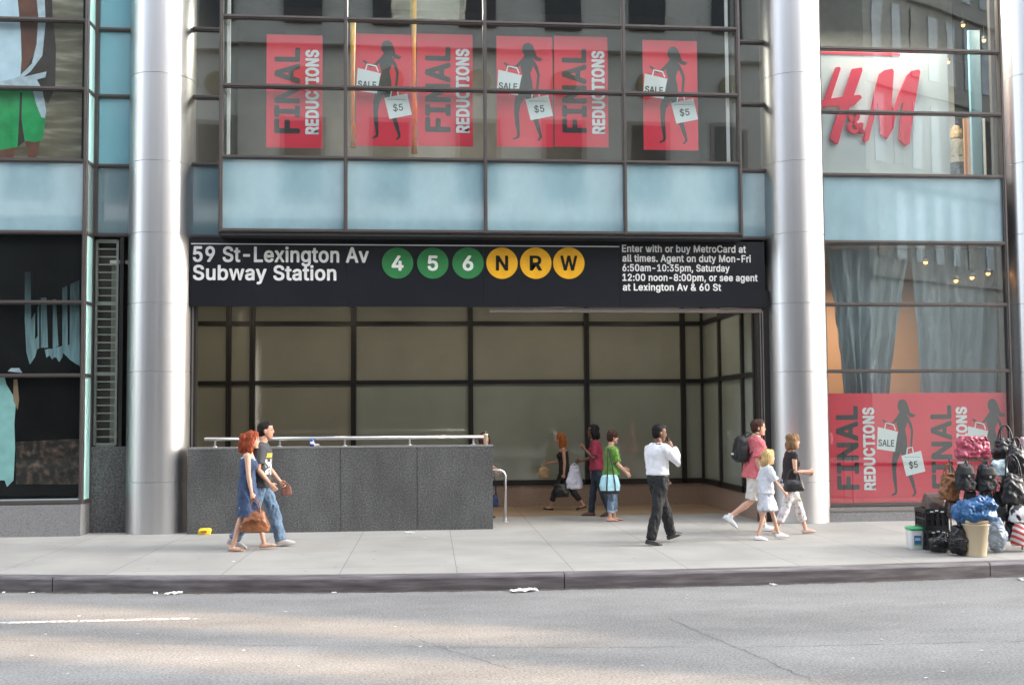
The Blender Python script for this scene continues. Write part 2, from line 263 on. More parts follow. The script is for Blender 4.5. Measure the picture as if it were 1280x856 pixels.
GLYPHS = \
{
 '$':(447,['202,-74,202,583,244,583,244,-74','224,-9,149,1,91,31,54,77,38,137,104,137,116,98,142,71,187,53,241,50,293,63,325,87,345,126,340,166,325,186,296,205,154,249,95,281,71,307,60,326,52,383,58,413,70,440,87,463,119,488,158,506,191,513,275,511,326,493,365,463,391,424,401,378,337,378,326,412,302,437,257,456,209,458,167,448,132,423,116,387,119,352,135,330,164,311,305,266,364,233,387,209,401,185,408,128,392,72,352,27,290,-1']),
 '&':(448,['197,-7,129,4,78,34,45,78,34,133,42,177,68,218,111,256,229,345,256,378,262,411,253,437,232,455,197,461,164,451,143,428,137,394,147,359,438,0,364,0,111,306,85,350,76,384,78,423,91,458,115,486,149,505,191,513,235,510,266,499,295,477,315,447,323,412,317,367,291,325,140,206,107,169,98,143,99,113,109,87,128,67,160,51,193,46,230,51,265,66,301,95,325,128,344,177,349,224,408,224,403,170,391,128,374,97,333,47,280,10,243,-2']),
 ',':(188,['38,-119,68,71,137,71,84,-119']),
 '-':(453,['337,244,337,188,114,188,114,244']),
 '.':(188,['95,-4,78,-1,63,9,53,24,50,41,53,59,63,73,78,83,95,87,113,83,128,73,138,59,141,41,138,24,128,9,113,-1']),
 '0':(453,['227,-7,187,-2,151,11,120,32,95,62,74,99,60,144,48,254,60,364,75,409,95,447,121,476,151,498,187,511,227,516,267,511,302,498,333,476,358,447,379,409,393,364,405,254,393,144,379,99,359,62,333,32,302,11,267,-2','227,50,253,53,276,63,313,103,336,168,344,254,336,341,313,405,276,446,253,456,227,460,200,456,177,446,140,405,117,341,109,254,117,168,140,103,177,63,200,53']),
 '1':(453,['76,0,76,55,391,55,391,0','276,509,276,0,212,0,209,448,86,358,86,427,198,509']),
 '2':(453,['64,0,64,47,282,282,311,327,320,366,315,403,297,432,262,454,224,460,184,453,153,433,134,402,127,362,66,362,71,405,86,442,111,473,143,496,172,508,214,515,258,513,297,501,330,480,356,453,373,420,381,382,378,345,365,304,315,232,153,57,389,57,389,0']),
 '3':(453,['218,-7,152,2,98,30,60,74,44,132,109,132,120,97,149,68,191,52,241,51,281,64,311,88,327,123,327,165,312,202,288,226,242,244,157,248,157,273,157,299,288,452,70,452,70,509,372,509,372,461,211,278,211,289,276,286,318,271,352,246,371,222,387,186,393,145,387,103,365,58,327,23,277,1']),
 '4':(453,['40,105,40,158,247,509,311,509,109,166,413,163,413,105','282,0,282,318,343,318,343,0']),
 '5':(453,['221,-7,159,3,108,32,73,76,60,130,122,130,138,89,179,58,215,50,257,56,298,82,320,117,328,170,317,214,286,254,241,275,180,272,150,261,128,246,98,249,67,253,96,509,366,509,366,452,151,452,134,301,172,323,209,332,255,332,294,321,328,301,360,267,379,231,389,190,385,117,374,85,350,49,318,21,289,6']),
 '6':(453,['226,-7,182,-1,152,10,125,26,96,56,75,94,66,126,68,199,84,249,110,298,252,509,322,509,151,261,145,261,168,291,200,309,235,314,278,309,307,299,340,278,365,248,381,212,389,169,386,123,377,92,356,55,327,26,301,9,260,-4','226,48,267,56,299,79,320,114,327,157,320,201,299,235,267,258,226,265,186,258,153,235,132,201,125,158,132,114,153,79,186,56']),
 '8':(453,['226,-7,156,3,101,33,64,78,52,135,59,181,81,220,113,249,153,265,105,293,79,333,70,380,82,434,101,464,137,493,184,511,226,516,269,511,315,493,350,464,370,434,382,380,373,333,347,293,300,265,339,249,372,220,393,181,401,135,388,78,352,33,296,3','226,49,272,55,307,74,329,102,337,139,329,177,305,208,270,228,226,235,182,228,147,208,123,177,115,139,123,102,145,74,180,55','226,290,263,296,293,313,312,341,319,376,313,410,294,437,264,454,226,460,188,454,159,437,139,410,133,376,139,341,159,313,189,296']),
 '9':(453,['226,516,271,510,301,499,328,482,356,452,377,414,386,382,385,309,368,259,343,211,200,0,130,0,301,248,307,248,284,218,252,200,218,195,175,199,137,214,106,237,83,269,71,297,64,340,65,375,72,407,90,445,117,476,152,499,192,513','226,460,186,452,154,429,133,395,125,352,133,308,154,274,186,251,226,243,267,251,299,273,320,308,327,350,320,394,299,429,267,452']),
 ':':(188,['95,-4,78,-1,63,9,53,24,50,41,53,59,63,73,78,83,95,87,113,83,128,73,138,59,141,41,138,24,128,9,113,-1','95,271,78,274,63,284,53,299,50,316,53,334,63,349,78,359,95,362,113,359,128,349,138,334,141,316,138,299,128,284,113,274']),
 'A':(480,['16,0,201,509,276,509,463,0,395,0,264,372,232,478,245,478,220,393,85,0','110,142,110,199,370,199,370,142']),
 'C':(510,['267,-7,220,-2,177,11,138,33,104,63,77,101,57,146,44,197,40,254,52,346,86,421,115,456,150,484,220,511,267,516,314,511,357,498,388,481,421,453,443,426,463,385,473,348,408,348,389,395,357,428,315,449,267,456,223,450,174,426,143,394,120,352,106,300,105,223,116,168,144,114,175,82,213,62,256,53,292,55,332,66,366,88,393,120,408,160,473,160,448,91,402,38,341,5']),
 'D':(502,['219,0,96,0,96,57,244,58,284,66,328,87,354,110,379,149,394,198,399,255,388,337,374,371,354,399,329,422,299,438,262,448,221,452,93,452,93,509,278,504,325,492,377,461,418,418,440,377,458,311,462,255,458,199,446,149,426,105,398,68,364,39,322,17,274,4','125,509,125,0,60,0,60,509']),
 'E':(419,['60,0,60,509,372,509,372,452,125,452,125,286,355,286,355,229,125,229,125,57,375,57,375,0']),
 'F':(410,['60,0,60,509,369,509,369,452,125,452,125,278,346,278,346,221,125,221,125,0']),
 'H':(517,['60,0,60,509,125,509,125,289,392,289,392,509,457,509,457,0,392,0,392,232,125,232,125,0']),
 'I':(300,['31,0,31,57,118,57,118,156,118,452,31,452,31,509,269,509,269,452,183,452,183,57,269,57,269,0']),
 'L':(393,['60,0,60,509,125,509,125,57,361,57,361,0']),
 'M':(628,['60,0,60,509,152,509,280,181,322,49,307,49,342,158,476,509,568,509,568,0,504,0,506,413,507,457,513,457,471,331,342,0,286,0,167,301,112,457,119,457,120,405,122,0']),
 'N':(523,['60,0,60,509,136,509,360,156,414,55,405,54,399,163,399,509,463,509,463,0,387,0,171,342,108,452,119,454,125,298,125,0']),
 'O':(533,['267,-7,220,-2,177,11,138,33,105,63,78,101,57,146,44,197,40,254,44,311,57,362,78,407,105,445,138,475,177,498,220,511,267,516,314,511,357,498,396,475,429,445,456,407,477,362,489,311,493,254,489,197,477,146,456,101,429,63,396,33,357,11,314,-2','267,53,330,66,358,82,383,105,403,133,418,168,430,254,418,341,403,376,383,404,358,427,330,443,267,456,203,443,175,426,151,404,131,375,116,340,103,254,116,168,131,133,151,105,175,82,203,66']),
 'R':(449,['60,0,60,509,264,507,333,489,367,465,395,424,408,374,407,319,390,271,367,240,333,217,289,203,250,198,96,198,96,255,243,255,284,262,323,285,336,306,344,331,344,367,339,393,323,420,304,436,252,451,125,452,125,0','353,0,230,229,303,229,428,0']),
 'S':(447,['224,-9,149,1,91,31,54,77,38,137,104,137,116,98,142,71,187,53,241,50,293,63,325,87,345,126,340,166,325,186,296,205,154,249,95,281,71,307,60,326,52,383,58,413,70,440,87,463,119,488,158,506,191,513,275,511,326,493,365,463,391,424,401,378,337,378,326,412,302,437,257,456,209,458,167,448,132,423,116,387,119,352,135,330,164,311,305,266,364,233,387,209,401,185,408,128,392,72,352,27,290,-1']),
 'T':(449,['32,452,32,509,417,509,417,452,257,452,257,0,193,0,193,452']),
 'U':(517,['259,-8,203,-2,154,15,114,43,85,80,70,112,62,148,60,299,60,509,124,509,124,178,131,136,150,99,180,72,220,56,259,52,298,56,331,68,357,87,380,120,392,169,393,509,457,509,457,160,443,101,411,52,374,22,315,-2']),
 'W':(686,['155,0,16,509,82,509,171,165,195,40,189,40,210,139,306,509,380,509,470,165,497,40,488,40,506,126,603,509,670,509,530,0,455,0,361,347,340,452,339,475,350,475,329,368,230,0']),
 'a':(389,['160,-9,126,-5,94,5,52,38,37,66,31,90,31,123,38,150,63,183,100,203,265,235,275,248,274,273,267,297,256,311,220,329,159,326,118,301,100,274,41,291,57,322,79,346,133,375,171,383,210,384,257,374,296,353,322,320,335,281,337,0,277,0,277,52,272,52,252,25,226,6,197,-5','170,45,202,49,234,62,257,83,272,115,276,190,253,180,200,171,125,155,103,139,93,120,93,91,107,66,134,51']),
 'b':(424,['229,-8,198,-5,167,7,141,27,118,59,112,59,112,0,53,0,53,509,114,509,116,319,148,357,177,375,220,384,263,381,304,366,338,340,364,303,379,270,389,218,389,160,382,120,365,74,338,37,304,10,274,-2','220,47,267,57,301,88,321,133,328,189,321,245,301,290,267,319,220,330,174,320,140,291,120,247,113,189,120,132,140,86,174,57']),
 'd':(424,['195,-8,161,-5,121,10,86,37,60,74,42,120,35,160,35,218,46,270,60,303,87,340,121,366,162,381,204,384,247,375,280,353,308,319,311,509,372,509,372,0,313,0,313,59,307,59,284,27,258,7,227,-5','205,47,250,57,284,86,305,132,312,189,305,247,284,291,251,320,205,330,157,319,124,290,103,245,96,189,103,133,124,88,158,57']),
 'e':(404,['212,-8,173,-5,127,11,90,38,61,74,43,120,35,159,35,215,46,267,74,320,106,353,157,378,205,384,273,371,307,351,331,329,350,299,363,263,371,169,75,169,75,221,338,221,310,202,298,269,278,300,257,318,229,328,189,329,159,321,135,304,116,282,101,249,96,178,102,130,118,92,151,61,187,48,229,47,258,55,278,66,306,105,365,91,345,51,311,19,266,-1']),
 'g':(425,['207,-151,159,-146,112,-130,77,-105,51,-69,101,-41,128,-72,165,-92,218,-97,267,-85,295,-62,307,-38,311,68,306,68,272,28,227,8,162,8,113,27,87,46,61,80,46,112,37,149,34,206,39,246,50,282,73,323,103,354,131,371,162,381,196,384,228,382,259,370,285,350,308,319,313,319,313,379,372,379,372,-9,367,-54,345,-97,308,-127,261,-145','205,59,251,68,285,95,305,137,312,193,305,248,285,291,251,320,205,330,158,320,124,290,103,246,96,193,103,138,124,96,158,68']),
 'h':(410,['114,227,114,0,53,0,53,509,114,509,114,287,102,287,118,322,137,349,160,367,187,379,227,384,264,380,295,369,321,349,345,313,356,264,357,0,296,0,296,246,287,283,267,310,246,323,220,329,190,327,161,317,141,303,126,283,117,257']),
 'i':(167,['53,0,53,379,114,379,114,0','84,443,54,455,41,483,54,512,84,524,114,512,126,483,114,455']),
 'l':(189,['139,-2,109,1,80,15,61,40,53,74,53,509,114,509,114,99,120,62,137,53,170,54,181,3']),
 'm':(610,['53,0,53,379,112,379,112,295,108,295,118,323,146,360,178,378,219,386,257,380,287,361,313,323,321,295,312,295,322,321,342,348,368,369,401,382,437,386,468,383,504,368,527,348,548,313,556,276,557,0,496,0,492,281,483,302,467,317,447,326,419,330,389,326,365,314,348,295,338,270,335,0,274,0,273,275,266,295,248,316,229,326,199,330,173,326,148,314,129,294,117,266,114,0']),
 'n':(410,['114,227,114,0,53,0,53,379,112,379,112,287,102,287,118,322,137,349,160,367,187,379,227,384,264,380,295,369,321,349,344,313,356,264,357,0,296,0,296,246,287,283,267,310,246,323,220,329,190,327,161,317,141,303,126,283,117,257']),
 'o':(415,['207,-8,170,-5,137,6,107,23,82,46,46,108,34,187,46,268,62,302,82,330,107,353,137,371,170,381,207,384,245,381,278,371,308,353,333,330,354,302,369,268,381,187,369,108,354,74,333,46,308,23,278,6,245,-5','207,46,250,54,287,82,310,126,319,187,310,250,287,294,250,322,207,330,165,322,128,294,106,250,96,187,106,126,128,82,165,54']),
 'p':(424,['53,-143,53,379,112,379,112,319,118,319,152,360,183,378,229,384,284,375,322,354,352,323,375,281,385,245,390,189,385,133,370,84,346,45,322,22,294,5,263,-5,221,-8,191,-4,167,7,114,59,114,-143','220,47,267,57,301,88,321,133,328,189,321,245,301,290,267,319,220,330,174,320,140,291,120,247,113,189,120,132,140,86,174,57']),
 'r':(259,['53,0,53,379,112,379,112,321,115,321,135,352,166,375,196,384,243,384,243,322,200,326,170,319,140,301,123,278,114,243,114,0']),
 's':(365,['182,-8,128,-2,84,18,53,50,36,94,94,107,105,79,119,64,143,51,173,46,225,52,244,62,262,81,267,112,250,139,225,151,104,186,72,208,50,246,49,297,57,319,75,343,123,374,187,384,231,380,273,362,303,334,324,290,268,277,255,302,232,323,205,331,171,332,143,324,117,304,109,283,112,258,124,243,144,232,254,202,292,183,321,150,331,107,321,61,290,24,242,0']),
 't':(227,['204,379,204,327,6,327,6,379','65,471,126,471,126,98,130,72,139,59,154,51,202,54,213,2,171,-4,135,-1,107,10,86,28,72,52,65,93']),
 'u':(410,['182,-5,138,1,108,15,78,44,62,76,53,127,53,379,114,379,114,133,119,105,131,81,164,56,200,50,238,57,268,77,286,103,295,137,296,379,357,379,357,0,298,0,298,92,307,92,297,67,265,23,231,3']),
 'v':(389,['163,0,17,379,84,379,171,138,206,21,184,21,218,138,305,379,371,379,226,0']),
 'w':(567,['138,0,23,379,87,379,162,103,175,41,165,41,193,166,252,379,316,379,392,91,402,41,391,41,413,135,480,379,545,379,429,0,368,0,277,338,291,338,199,0']),
 'x':(379,['21,0,171,218,171,171,29,379,100,379,207,206,175,206,282,379,352,379,209,169,209,214,358,0,287,0,173,182,181,182,205,182,91,0']),
 'y':(389,['47,-139,61,-86,100,-89,124,-80,144,-53,163,-1,17,379,84,379,171,138,206,21,184,21,218,138,305,379,371,379,195,-79,168,-116,134,-138,91,-145']),
}
# ------------------------------------------------------------------ lettering
def area2(q): return sum(q[2*i]*q[(2*i+3)%len(q)]-q[(2*i+2)%len(q)]*q[2*i+1] for i in range(len(q)//2))
def layers_of(cs):                                    # each outer contour with the holes inside it
    qs = [list(map(int, c.split(','))) for c in cs]; big = max(qs, key=lambda q: abs(area2(q))); sg = area2(big) > 0
    outs = [q for q in qs if (area2(q) > 0) == sg]; lay = [[q] for q in outs]
    for q in qs:
        if (area2(q) > 0) == sg: continue
        for l in lay:
            xs, ys = l[0][0::2], l[0][1::2]
            if min(xs) <= min(q[0::2]) and max(xs) >= max(q[0::2]) and min(ys) <= min(q[1::2]) and max(ys) >= max(q[1::2]): l.append(q); break
    return lay
def glyph_curve(text, off=0.0):                       # 2-D outlines of a text line as one mesh; weight comes from shifted copies
    mb = MB(); n = 0
    sh = [(0,0)] if off <= 0 else [(0,0),(off,off*.7),(-off,off*.7),(off,-off*.7),(-off,-off*.7),(off*1.15,0),(-off*1.15,0),(0,off),(0,-off)]
    for k in range(4):
        me = glyph_layer(text, off, k)
        if not me: continue
        for dx, dy in sh:
            mb.add([(v.co.x+dx, v.co.y+dy, (1+.035*n if v.co.z > 0 else 0)) for v in me.vertices], [list(p.vertices) for p in me.polygons]); n += 1
    return mb.mesh()
def glyph_layer(text, off, k):
    used = False
    cu = bpy.data.curves.new('text', 'CURVE'); cu.dimensions = '2D'; cu.fill_mode = 'BOTH'
    x = 0.0
    for ch in text:
        if ch == ' ': x += .215; continue
        adv, cs = GLYPHS[ch]
        ly = layers_of(cs)
        for q in (ly[k] if k < len(ly) else ()):
            n = len(q)//2; used = True
            sp = cu.splines.new('POLY'); sp.points.add(n-1); sp.use_cyclic_u = True
            for i in range(n): sp.points[i].co = (x+q[2*i]/1000, q[2*i+1]/1000, 0, 1)
        x += adv/1000 + off*.9
    if not used: return None
    cu.extrude = .01
    o = bpy.data.objects.new('tmp', cu); COL.objects.link(o)
    dg = bpy.context.evaluated_depsgraph_get(); me = bpy.data.meshes.new_from_object(o.evaluated_get(dg)); bpy.data.objects.remove(o)
    return me
CAP = .509
def text_line(text, width, cap, off=0.0, thick=.0018):
    """mesh in x, z with its left end at x=0 and baseline at z=0, facing -y"""
    me = glyph_curve(text, off); xs = [v.co.x for v in me.vertices]; x0, x1 = min(xs), max(xs)
    sx = width/(x1-x0); sz = cap/(CAP+2*off)
    for v in me.vertices:
        v.co = ((v.co.x-x0)*sx, -thick*v.co.z, (v.co.y+off)*sz)
    me.update(); return me
def place_mesh(me, M):
    me.transform(M); me.update(); return me
def join_meshes(ms):
    b = MB()
    for me in ms: b.add([v.co for v in me.vertices], [list(p.vertices) for p in me.polygons])
    return b

# ------------------------------------------------------------------ ground
ROADZ = -.18
KERB_Y = -4.62
def ky(x):                                              # the kerb line is not quite straight
    x = max(-8.0, min(9.5, x)); return -4.84 + .0118*(x-2.2)**2*(1 if x < 2.2 else .62)
def sheet(name, x0, x1, y0, y1, z, m, kind='structure'):
    o = MB().add([(x0,y0,z),(x1,y0,z),(x1,y1,z),(x0,y1,z)], [(0,1,2,3)]).build(name, m); o['kind'] = kind; return o
def asphalt():
    m = bpy.data.materials.new('asphalt'); m.use_nodes = True; N = m.node_tree; L = N.links; b = N.nodes['Principled BSDF']
    tc = N.nodes.new('ShaderNodeTexCoord')
    def nz(sc, det, st=(1,1,1)):
        mp = N.nodes.new('ShaderNodeMapping'); mp.inputs['Scale'].default_value = st; L.new(tc.outputs['Object'], mp.inputs[0])
        n = N.nodes.new('ShaderNodeTexNoise'); n.inputs['Scale'].default_value = sc; n.inputs['Detail'].default_value = det; L.new(mp.outputs[0], n.inputs['Vector']); return n
    fine = nz(45, 8); big = nz(.55, 6, (.35,1.3,1)); mid = nz(3, 5, (.5,1,1))
    r = N.nodes.new('ShaderNodeValToRGB'); e = r.color_ramp.elements; e[0].position = .3; e[0].color = (.125,.126,.128,1); e[1].position = .72; e[1].color = (.31,.305,.295,1); L.new(fine.outputs[0], r.inputs[0])
    def mul(a, fac, lo, hi):
        mr = N.nodes.new('ShaderNodeMapRange'); mr.inputs[1].default_value = .3; mr.inputs[2].default_value = .7; mr.inputs[3].default_value = lo; mr.inputs[4].default_value = hi; L.new(fac, mr.inputs[0])
        x = N.nodes.new('ShaderNodeMix'); x.data_type = 'RGBA'; x.blend_type = 'MULTIPLY'; x.inputs[0].default_value = 1; L.new(a, x.inputs[6]); L.new(mr.outputs[0], x.inputs[7]); return x.outputs[2]
    c = mul(mul(r.outputs[0], big.outputs[0], .76, 1.16), mid.outputs[0], .88, 1.1)
    L.new(c, b.inputs['Base Color']); b.inputs['Roughness'].default_value = .75
    bp = N.nodes.new('ShaderNodeBump'); bp.inputs['Strength'].default_value = .5; bp.inputs['Distance'].default_value = .006; L.new(fine.outputs[0], bp.inputs['Height']); L.new(bp.outputs[0], b.inputs['Normal'])
    return m
def concrete(name, base, jx, x0, jy, y0):
    m = bpy.data.materials.new(name); m.use_nodes = True; N = m.node_tree; L = N.links; b = N.nodes['Principled BSDF']
    tc = N.nodes.new('ShaderNodeTexCoord'); sp = N.nodes.new('ShaderNodeSeparateXYZ'); L.new(tc.outputs['Object'], sp.inputs[0])
    def math_(op, a, bb):
        n = N.nodes.new('ShaderNodeMath'); n.operation = op
        for i, q in enumerate((a, bb)):
            if q is None: continue
            if isinstance(q, (int, float)): n.inputs[i].default_value = q
            else: L.new(q, n.inputs[i])
        return n.outputs[0]
    def joint(s, o, step, w):
        q = math_('DIVIDE', math_('SUBTRACT', s, o), step); fr = math_('ABSOLUTE', math_('SUBTRACT', math_('FRACT', math_('ADD', q, .5), None), .5), None)
        return math_('LESS_THAN', fr, w/step)
    j = math_('MAXIMUM', joint(sp.outputs[0], x0, jx, .006), joint(sp.outputs[1], y0, jy, .005))
    cell = N.nodes.new('ShaderNodeCombineXYZ'); L.new(math_('FLOOR', math_('DIVIDE', math_('SUBTRACT', sp.outputs[0], x0), jx), None), cell.inputs[0]); L.new(math_('FLOOR', math_('DIVIDE', math_('SUBTRACT', sp.outputs[1], y0), jy), None), cell.inputs[1])
    wn = N.nodes.new('ShaderNodeTexWhiteNoise'); L.new(cell.outputs[0], wn.inputs['Vector'])
    n1 = N.nodes.new('ShaderNodeTexNoise'); n1.inputs['Scale'].default_value = 1.1; n1.inputs['Detail'].default_value = 8; L.new(tc.outputs['Object'], n1.inputs['Vector'])
    n2 = N.nodes.new('ShaderNodeTexNoise'); n2.inputs['Scale'].default_value = 70; n2.inputs['Detail'].default_value = 4; L.new(tc.outputs['Object'], n2.inputs['Vector'])
    vo = N.nodes.new('ShaderNodeTexVoronoi'); vo.inputs['Scale'].default_value = 2.6; L.new(tc.outputs['Object'], vo.inputs['Vector'])
    spot = math_('MULTIPLY', math_('LESS_THAN', vo.outputs['Distance'], .065), .30)
    k = math_('ADD', math_('ADD', math_('MULTIPLY', n1.outputs[0], .52), math_('MULTIPLY', n2.outputs[0], .22)), math_('MULTIPLY', wn.outputs[0], .10))
    k = math_('ADD', math_('SUBTRACT', k, spot), .55)
    k = math_('MULTIPLY', k, math_('SUBTRACT', 1.0, math_('MULTIPLY', j, .42)))
    mx = N.nodes.new('ShaderNodeMix'); mx.data_type = 'RGBA'; mx.blend_type = 'MULTIPLY'; mx.inputs[0].default_value = 1; mx.inputs[6].default_value = (*base, 1); L.new(k, mx.inputs[7])
    L.new(mx.outputs[2], b.inputs['Base Color']); b.inputs['Roughness'].default_value = .7
    bp = N.nodes.new('ShaderNodeBump'); bp.inputs['Strength'].default_value = .25; bp.inputs['Distance'].default_value = .005; L.new(n2.outputs[0], bp.inputs['Height']); L.new(bp.outputs[0], b.inputs['Normal'])
    return m
ASPH = asphalt()
jx0 = G(571, 713).x; JX = (G(1007, 710).x-jx0)/3
CONC = concrete('sidewalk_concrete', (.345,.338,.315), JX, jx0, 1.55, G(300, 691).y)
CONC_F = concrete('far_concrete', (.36,.36,.35), 1.5, 0, 1.5, 0)
FLOORM = concrete('lobby_terrazzo', (.33,.235,.15), JX, jx0, 1.55, G(300, 691).y)  # brown base colour stands in for warm light deep in the lobby
sheet('ground', -600, 600, -600, 600, -.30, mat('far_ground', (.12,.12,.12), .9))
sheet('road', -90, 90, -20.6, KERB_Y+.9, ROADZ, ASPH)
LOBY = 4.1                                              # depth of the lobby's back wall
STX0, STX1, STY0, STY1 = PX(240, 600, 0), PX(603, 600, .4), .32, 1.55   # stair well behind the granite wall
fl = MB()
def top(x0, x1, y0, y1, m=0): fl.add([(x0,y0,0),(x1,y0,0),(x1,y1,0),(x0,y1,0)], [(0,1,2,3)], m)
FY = 2.0; KX = [-60]+[-9+.5*i for i in range(41)]+[60]
for xa, xb in zip(KX, KX[1:]): fl.add([(xa,ky(xa)+.15,0),(xb,ky(xb)+.15,0),(xb,.30,0),(xa,.30,0)], [(0,1,2,3)])
top(STX1, 12, .30, FY); top(-12, STX1, STY1, FY); top(-12, STX0, .30, STY1); top(STX0, STX1, .30, STY0); sw = fl.build('sidewalk', CONC); sw['kind'] = 'structure'
fl = MB(); top(-12, 12, FY, LOBY+.3)
f = fl.build('floor', FLOORM); f['kind'] = 'structure'
# kerb: steel faced, in lengths with open joints
KM = ramp_mat('kerb_steel', [(.25,(.09,.078,.083)),(.5,(.16,.142,.15)),(.75,(.26,.24,.245))], 3.5, .5, metal=.15, stretch=(.6,3,6), detail=8)
kb = MB(); xs = [-60, G(84, 713).x, G(706, 717).x, G(1265, 710).x, 60]
for a, b_ in zip(xs, xs[1:]):
    a += .006; b_ -= .006; st = [a]+[x for x in KX if a < x < b_]+[b_]
    prof = [(0, ROADZ-.05), (0, -.035), (.012, -.012), (.035, .0), (.152, .003), (.152, ROADZ-.05)]; n = len(prof); vs = []
    for x in st: vs += [(x, ky(x)+y, z) for y, z in prof]
    kb.add(vs, [list(range(n)), list(range(len(vs)-1, len(vs)-n-1, -1))])
    for i in range(len(st)-1):
        for j in range(n): kb.add([], []); kb.f.append([len(kb.v)-len(vs)+q for q in (i*n+j, (i+1)*n+j, (i+1)*n+(j+1)%n, i*n+(j+1)%n)]); kb.m.append(1 if j in (2,3) else 0)
k = kb.build('kerb', [KM, mat('kerb_top', (.36,.34,.35), .5, .1, .25, 5)]); k['kind'] = 'structure'
# worn white lane line
def worn_paint():
    m = mat('worn_white_paint', (.62,.62,.60), .6); N = m.node_tree; L = N.links; out = N.nodes['Material Output']; b = N.nodes['Principled BSDF']
    tr = N.nodes.new('ShaderNodeBsdfTransparent'); mx = N.nodes.new('ShaderNodeMixShader'); tc = N.nodes.new('ShaderNodeTexCoord')
    nz = N.nodes.new('ShaderNodeTexNoise'); nz.inputs['Scale'].default_value = 22; nz.inputs['Detail'].default_value = 8; L.new(tc.outputs['Object'], nz.inputs['Vector'])
    mr = N.nodes.new('ShaderNodeMapRange'); mr.inputs[1].default_value = .40; mr.inputs[2].default_value = .50; L.new(nz.outputs[0], mr.inputs[0])
    L.new(mr.outputs[0], mx.inputs[0]); L.new(tr.outputs[0], mx.inputs[1]); L.new(b.outputs[0], mx.inputs[2]); L.new(mx.outputs[0], out.inputs[0]); return m
WP = worn_paint()
a, b_ = G(0, 778.5, ROADZ), G(250, 783.5, ROADZ)
ln = MB()
for k0 in (0, 1):
    ox = -12.0*k0
    ln.add([(a.x-2.0+ox, a.y-.06, ROADZ+.004), (b_.x+ox, a.y-.045, ROADZ+.004), (b_.x+ox-.25, a.y+.045, ROADZ+.004), (a.x-2.0+ox, a.y+.06, ROADZ+.004)], [(0,1,2,3)])
o = ln.build('road_marking', WP); o['kind'] = 'structure'
# cracks in the asphalt
def ribbon(mb, pts, w, z, rough=.05, steps=14):
    L_ = []
    for (p, q) in zip(pts, pts[1:]):
        for i in range(steps):
            t = i/steps; L_.append(Vector((p.x+(q.x-p.x)*t, p.y+(q.y-p.y)*t)))
    L_.append(Vector((pts[-1].x, pts[-1].y)))
    d = (L_[-1]-L_[0]).normalized(); nrm = Vector((-d.y, d.x))
    L_ = [p+nrm*(noise.noise(Vector((i*.55, w*99, 3)))*rough) for i, p in enumerate(L_)]
    vs = []
    for i, p in enumerate(L_):
        ww = w*(.35+1.0*abs(noise.noise(Vector((i*.9, 7.7, w*50))))*1.6)
        vs += [(*(p+nrm*ww), z), (*(p-nrm*ww), z)]
    mb.add(vs, [(2*i, 2*i+1, 2*i+3, 2*i+2) for i in range(len(L_)-1)])
cr = MB()
CRM = mat('crack_tar', (.085,.085,.085), .8)
ribbon(cr, [G(833,772,ROADZ), G(905,803,ROADZ), G(960,826,ROADZ), G(1028,857,ROADZ), G(1060,875,ROADZ)], .0045, ROADZ+.003, .06)
ribbon(cr, [G(-60,799,ROADZ), G(300,806,ROADZ), G(640,809,ROADZ), G(960,808,ROADZ), G(1340,800,ROADZ)], .004, ROADZ+.003, .04, 30)
ribbon(cr, [G(640,836,ROADZ), G(560,812,ROADZ), G(500,790,ROADZ)], .004, ROADZ+.0035, .05)
o = cr.build('road_crack', CRM); o['kind'] = 'structure'
# gutter grime against the kerb
gm = MB(); ribbon(gm, [Vector((x, ky(x)-.05, 0)) for x in KX[1:-1]], .05, ROADZ+.003, .02, 6)
o = gm.build('gutter', mat('gutter_grime', (.07,.062,.05), .9, var=.5, sc=12)); o['kind'] = 'structure'

# ------------------------------------------------------------------ the store building
BL = empty('store_building', (0, 0, 0), 0, 'glass fronted store building with round steel columns around a wide subway entrance', 'building')
YR = .42                                                # set-back plane beside the bays
CR, CYC = .54, .54
FT = .062                                               # frame thickness
TOPZ = 11.5
def column(px_mid, name='steel_column'):
    cx = PX(px_mid, 500, CYC)
    prof = [(CR, 0), (CR, .03)]
    for s in (603, 464, 378, 290, 200, 90):
        z = PZ(px_mid, s, 0); prof += [(CR, z-.008), (CR-.010, z-.003), (CR-.010, z+.003), (CR, z+.008)]
    prof += [(CR, TOPZ)]
    prof.sort(key=lambda q: q[1])
    o = MB().lathe(prof, (0,0), 64).build(name, STEEL, BL, True); o.location = (cx, CYC, 0)
    for e in o.data.edges:
        p, q = (o.data.vertices[i].co for i in e.vertices)
        if abs(p.z-q.z) < 1e-6: e.use_edge_sharp = True
    return cx
c1 = column(200.5); c2 = column(996); c3 = column(1298)
